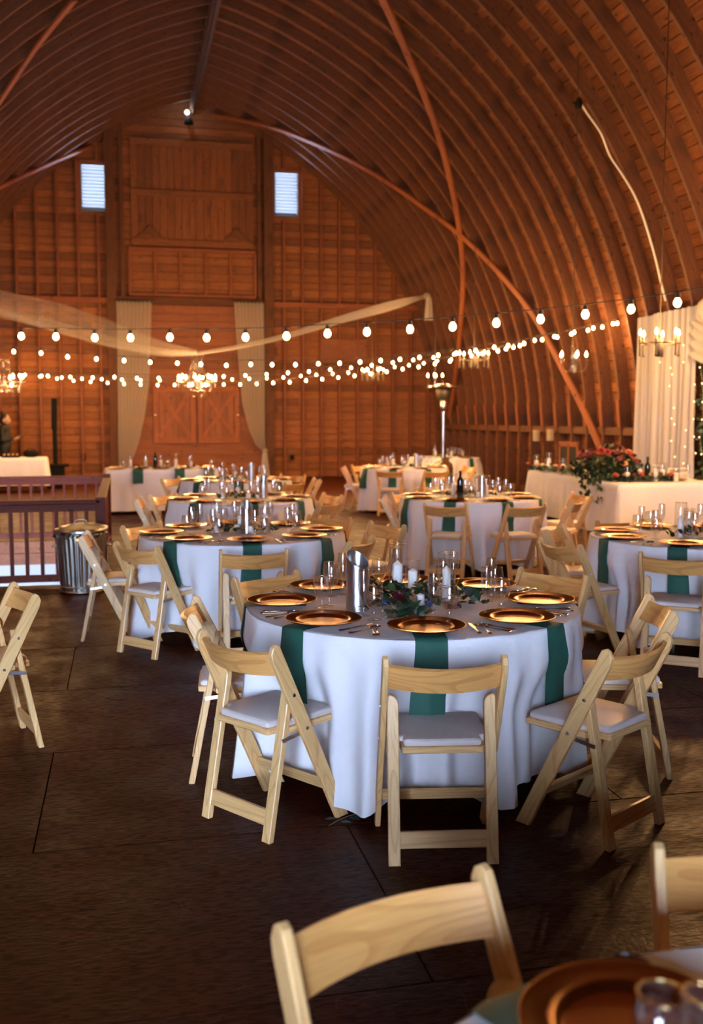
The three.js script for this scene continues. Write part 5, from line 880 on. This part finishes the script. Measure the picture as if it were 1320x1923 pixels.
{ // sound gear, DJ table and DJ
  const p = atDepth(104, 850, 23.4), s = thing('column_speaker', 'slim black column loudspeaker on its pole beside the DJ table', 'loudspeaker', [p.x, 0, p.z]);
  part(s, 'subwoofer', new RoundedBoxGeometry(0.38, 0.5, 0.42, 2, 0.015), M.black, [0, 0.25, 0]); part(s, 'pole', new THREE.CylinderGeometry(0.055, 0.06, 0.82, 10), M.black, [0, 0.91, 0]); part(s, 'column', new RoundedBoxGeometry(0.13, 0.72, 0.14, 2, 0.012), M.black, [0.0, 1.74, 0], [0, 0, -0.03]); part(s, 'column_foot', lathe([[0, 1.28], [0.05, 1.28], [0.062, 1.4], [0, 1.4]], 10), M.black);
  part(s, 'base_shelf', new RoundedBoxGeometry(0.5, 0.06, 0.46, 2, 0.01), M.black, [0.05, 0.53, 0]);
  const t0 = onY(92, 860, TOP), tx = t0.x - 1.03, tz = t0.z - 0.36; longTable('dj', 'white long table where the DJ stands', tx, tz, 0.02, 1.9, 0.72, M.linen, 0.6);
  const y = TOP + 0.005, bag = thing('equipment_bag', 'soft black equipment bag on the DJ table', 'bag', [tx + 0.62, y, tz]); part(bag, 'body', gridGeo(28, 14, (i, j) => { const a = i * 2 * PI, b = j * PI, k = 1 + 0.08 * sn(a * 5 + b * 2); return [0.17 * sn(b) ** 0.6 * cs(a) * k, 0.075 - 0.075 * cs(b), 0.13 * sn(b) ** 0.6 * sn(a) * k]; }, true), M.black); part(bag, 'strap', tube([V3(-0.1, 0.14, 0), V3(-0.05, 0.19, 0), V3(0.05, 0.19, 0), V3(0.1, 0.14, 0)], 0.008, 12, 6), M.black);
  const mixr = thing('audio_mixer', 'small black audio mixer with pale knobs on the DJ table', 'mixer', [tx + 0.2, y, tz + 0.05]); part(mixr, 'case', new RoundedBoxGeometry(0.36, 0.05, 0.24, 2, 0.008), M.black, [0, 0.026, 0]); for (let k = 0; k < 8; k++) part(mixr, 'knob', new THREE.CylinderGeometry(0.014, 0.016, 0.03, 10), M.peach, [-0.14 + (k % 4) * 0.09, 0.064, k < 4 ? -0.05 : 0.05]);
  // the DJ: one continuous body, standing behind the table, looking down at a phone
  const P = atDepth(10, 850, 23.6), W = V3(P.x, 0, P.z), dj = thing('person', 'person in black with hair in a bun, looking at a phone behind the table', 'person', W, rad(78));
  const bones = [ // facing +z
    [[0, 0.98, 0], [0, 1.2, -0.01], 0.14, 0.125], [[0, 1.2, -0.01], [0, 1.38, 0], 0.13, 0.12], [[-0.15, 1.4, 0], [0.15, 1.4, 0], 0.065, 0.065], [[0, 1.4, 0], [0, 1.5, 0.02], 0.055, 0.05],
    [[-0.09, 0.95, 0], [-0.1, 0.52, 0.01], 0.095, 0.06], [[-0.1, 0.52, 0.01], [-0.1, 0.09, -0.02], 0.055, 0.04], [[-0.1, 0.05, -0.02], [-0.11, 0.04, 0.14], 0.042, 0.035],
    [[0.09, 0.95, 0], [0.1, 0.52, 0.01], 0.095, 0.06], [[0.1, 0.52, 0.01], [0.1, 0.09, -0.02], 0.055, 0.04], [[0.1, 0.05, -0.02], [0.11, 0.04, 0.14], 0.042, 0.035],
    [[0.18, 1.39, 0], [0.23, 1.12, 0.02], 0.05, 0.043], [[0.23, 1.12, 0.02], [0.12, 1.18, 0.26], 0.042, 0.028], [[-0.18, 1.39, 0], [-0.23, 1.12, 0.02], 0.05, 0.043], [[-0.23, 1.12, 0.02], [-0.1, 1.14, 0.24], 0.042, 0.028]];
  const hand = (x, y, z, s) => [[[x, y, z], [x - s * 0.015, y + 0.02, z + 0.07], 0.026, 0.024], ...[0, 1, 2, 3].map((k) => [[x - s * (0.0 + k * 0.012), y + 0.03 - k * 0.008, z + 0.075], [x - s * (0.03 + k * 0.008), y + 0.055 - k * 0.008, z + 0.12 - k * 0.006], 0.0095, 0.008]), [[x + s * 0.005, y + 0.015, z + 0.03], [x - s * 0.03, y + 0.06, z + 0.07], 0.011, 0.009]];
  const head = [[[0, 1.6, 0.035], [0, 1.64, 0.02], 0.085, 0.092], [[0, 1.545, 0.065], [0, 1.6, 0.05], 0.05, 0.07], [[0, 1.595, 0.12], [0, 1.575, 0.14], 0.012, 0.016], [[-0.086, 1.6, 0.01], [-0.09, 1.575, 0.012], 0.016, 0.012], [[0.086, 1.6, 0.01], [0.09, 1.575, 0.012], 0.016, 0.012], [[-0.02, 1.547, 0.117], [0.02, 1.547, 0.117], 0.009, 0.009], [[0, 1.44, 0.01], [0, 1.54, 0.03], 0.05, 0.048]];
  const field = (list, k) => (x, y, z) => { let s = 0; for (const [a, b, ra, rb] of list) { const dx = b[0] - a[0], dy = b[1] - a[1], dz = b[2] - a[2], l = dx * dx + dy * dy + dz * dz; let t = ((x - a[0]) * dx + (y - a[1]) * dy + (z - a[2]) * dz) / l; t = t < 0 ? 0 : t > 1 ? 1 : t; const d = Math.hypot(x - a[0] - dx * t, y - a[1] - dy * t, z - a[2] - dz * t) - (ra + (rb - ra) * t); s += Math.exp(-d * k); } return -Math.log(s + 1e-30) / k; };
  const mesh = (fn, c, half, res, col) => { const mc = new MarchingCubes(res, M.skin, false, false, 60000); mc.isolation = 0; const f = mc.field; for (let k = 0; k < res; k++) for (let j = 0; j < res; j++) for (let i = 0; i < res; i++) { const q = (v) => (v - res / 2) / (res / 2); f[i + j * res + k * res * res] = -fn(c[0] + q(i) * half, c[1] + q(j) * half, c[2] + q(k) * half); } mc.update(); const n = mc.count, pos = new Float32Array(n * 3), nor = new Float32Array(n * 3), cl = new Float32Array(n * 3); for (let i = 0; i < n; i++) { for (let a = 0; a < 3; a++) { pos[i * 3 + a] = mc.positionArray[i * 3 + a] * half + c[a]; nor[i * 3 + a] = mc.normalArray[i * 3 + a]; } const w = col(pos[i * 3], pos[i * 3 + 1], pos[i * 3 + 2]); cl.set(w, i * 3); } const g = new THREE.BufferGeometry(); g.setAttribute('position', new THREE.BufferAttribute(pos, 3)); g.setAttribute('normal', new THREE.BufferAttribute(nor, 3)); g.setAttribute('color', new THREE.BufferAttribute(cl, 3)); return g; };
  const skin = [0.34, 0.19, 0.12], cloth = [0.005, 0.0045, 0.005];
  const body = mesh(field(bones, 40), [0, 0.76, 0.06], 0.82, 74, () => cloth), hd = mesh(field(head, 70), [0, 1.58, 0.03], 0.2, 64, (x, y, z) => y > 1.543 && y < 1.552 && z > 0.118 ? [0.3, 0.1, 0.08] : (Math.hypot(Math.abs(x) - 0.033, (y - 1.607)) < 0.012 && z > 0.08 ? [0.03, 0.02, 0.02] : skin)), h1 = mesh(field(hand(0.12, 1.18, 0.26, 1), 160), [0.09, 1.21, 0.32], 0.12, 48, () => skin), h2 = mesh(field(hand(-0.1, 1.14, 0.24, -1), 160), [-0.07, 1.17, 0.3], 0.12, 48, () => skin);
  part(dj, 'body', mergeGeometries([body, hd, h1, h2]), M.skin);
  part(dj, 'hair', mergeGeometries([new THREE.SphereGeometry(0.104, 20, 14, 0, 2 * PI, 0, 1.75).rotateX(-0.62).translate(0, 1.635, 0.008), new THREE.SphereGeometry(0.062, 16, 12).scale(1, 0.9, 1).translate(0, 1.755, -0.03), new THREE.SphereGeometry(0.07, 16, 12).translate(0, 1.58, -0.055)]), M.hair);
  const ph = V3(0.055, 1.235, 0.375).applyAxisAngle(AY, rad(78)).add(W), phone = thing('phone', 'small phone held by the person in black', 'phone', ph, rad(78)); part(phone, 'case', new RoundedBoxGeometry(0.075, 0.15, 0.009, 2, 0.004), M.blackPlastic, null, [-0.9, 0, 0]); part(phone, 'screen', new THREE.PlaneGeometry(0.066, 0.138), std({ color: rgb(0.5, 0.5, 0.55), roughness: 0.1, emissive: rgb(0.7, 0.75, 0.9), emissiveIntensity: 0.5, name: 'phone_screen' }), [0, 0.005 * sn(0.9), -0.005 * cs(0.9)], [-0.9 + PI, 0, 0]);
}
{ // small things on the right-hand wall
  for (const [u, v] of [[1007, 818], [1033, 817]]) { const p = onX(u, v, 8.62), b = thing('outlet_box', 'small beige electrical box on the right hand girt', 'outlet', p, -PI / 2, 'beige boxes on the girt'); part(b, 'box', new RoundedBoxGeometry(0.2, 0.24, 0.08, 2, 0.01), M.beigeBox); part(b, 'cover_plate', new RoundedBoxGeometry(0.12, 0.15, 0.01, 1, 0.003), M.beigeBox, [0, 0, 0.045]); }
  const q = onX(1068, 845, 8.3), f = thing('wooden_frame', 'pale wooden frame with two dark panes leaning on the right wall', 'frame', [q.x, 0, q.z], -PI / 2 + 0.15);
  for (const x of [-0.3, 0, 0.3]) part(f, 'stile', plank(0.06, 1.1, 0.03, 0.004), M.stud, [x, 0.6, 0]); for (const y of [0.1, 1.14]) part(f, 'rail', plank(0.66, 0.1, 0.03, 0.004), M.stud, [0, y, 0]); for (const x of [-0.15, 0.15]) part(f, 'pane', new THREE.BoxGeometry(0.24, 0.94, 0.006), M.blackPlastic, [x, 0.62, 0]);
  // pale cable stapled down the roof and its lamp holder; thin hanging wires
  const cable = px('1087,188 1102,212 1128,250 1145,292 1170,330 1192,368 1205,400 1218,440 1232,490 1241,530 1250,565').map(([u, v]) => onArch(u, v, ARC_R - 0.02)), c = thing('roof_cable', 'pale electric cable running down the right hand ribs from a lamp holder', 'cable', cable[0]);
  part(c, 'cable', tube(cable.map((p) => p.clone().sub(cable[0])), 0.014, 60, 6), M.whitePaint); part(c, 'lamp_holder', lathe([[0, -0.12], [0.05, -0.12], [0.06, -0.04], [0.03, 0.03], [0, 0.03]], 12), M.black);
  const sp = onZ(351, 212, Z_BACK + 0.5), sl = thing('spot_lamp', 'bright little work lamp at the gable peak', 'lamp', sp); part(sl, 'housing', lathe([[0, 0.06], [0.07, 0.05], [0.13, -0.12], [0.11, -0.12], [0.05, 0.03], [0, 0.03]], 16), M.black, [0.04, -0.16, 0]); part(sl, 'bulb', new THREE.SphereGeometry(0.065, 12, 10), std({ color: rgb(1, 1, 1), emissive: rgb(0.9, 0.95, 1), emissiveIntensity: 2.2, name: 'work_lamp_bulb' }), [0, 0.0, 0.05]);
  const wl = new THREE.PointLight(rgb(0.9, 0.95, 1), 0.5); wl.position.set(0, 0, 0.05); wl.castShadow = true; sl.add(wl);
  part(sl, 'bracket', new THREE.BoxGeometry(0.03, 0.03, 0.6), M.iron, [0.04, -0.1, -0.28]);
}
renderer.render(scene, camera);
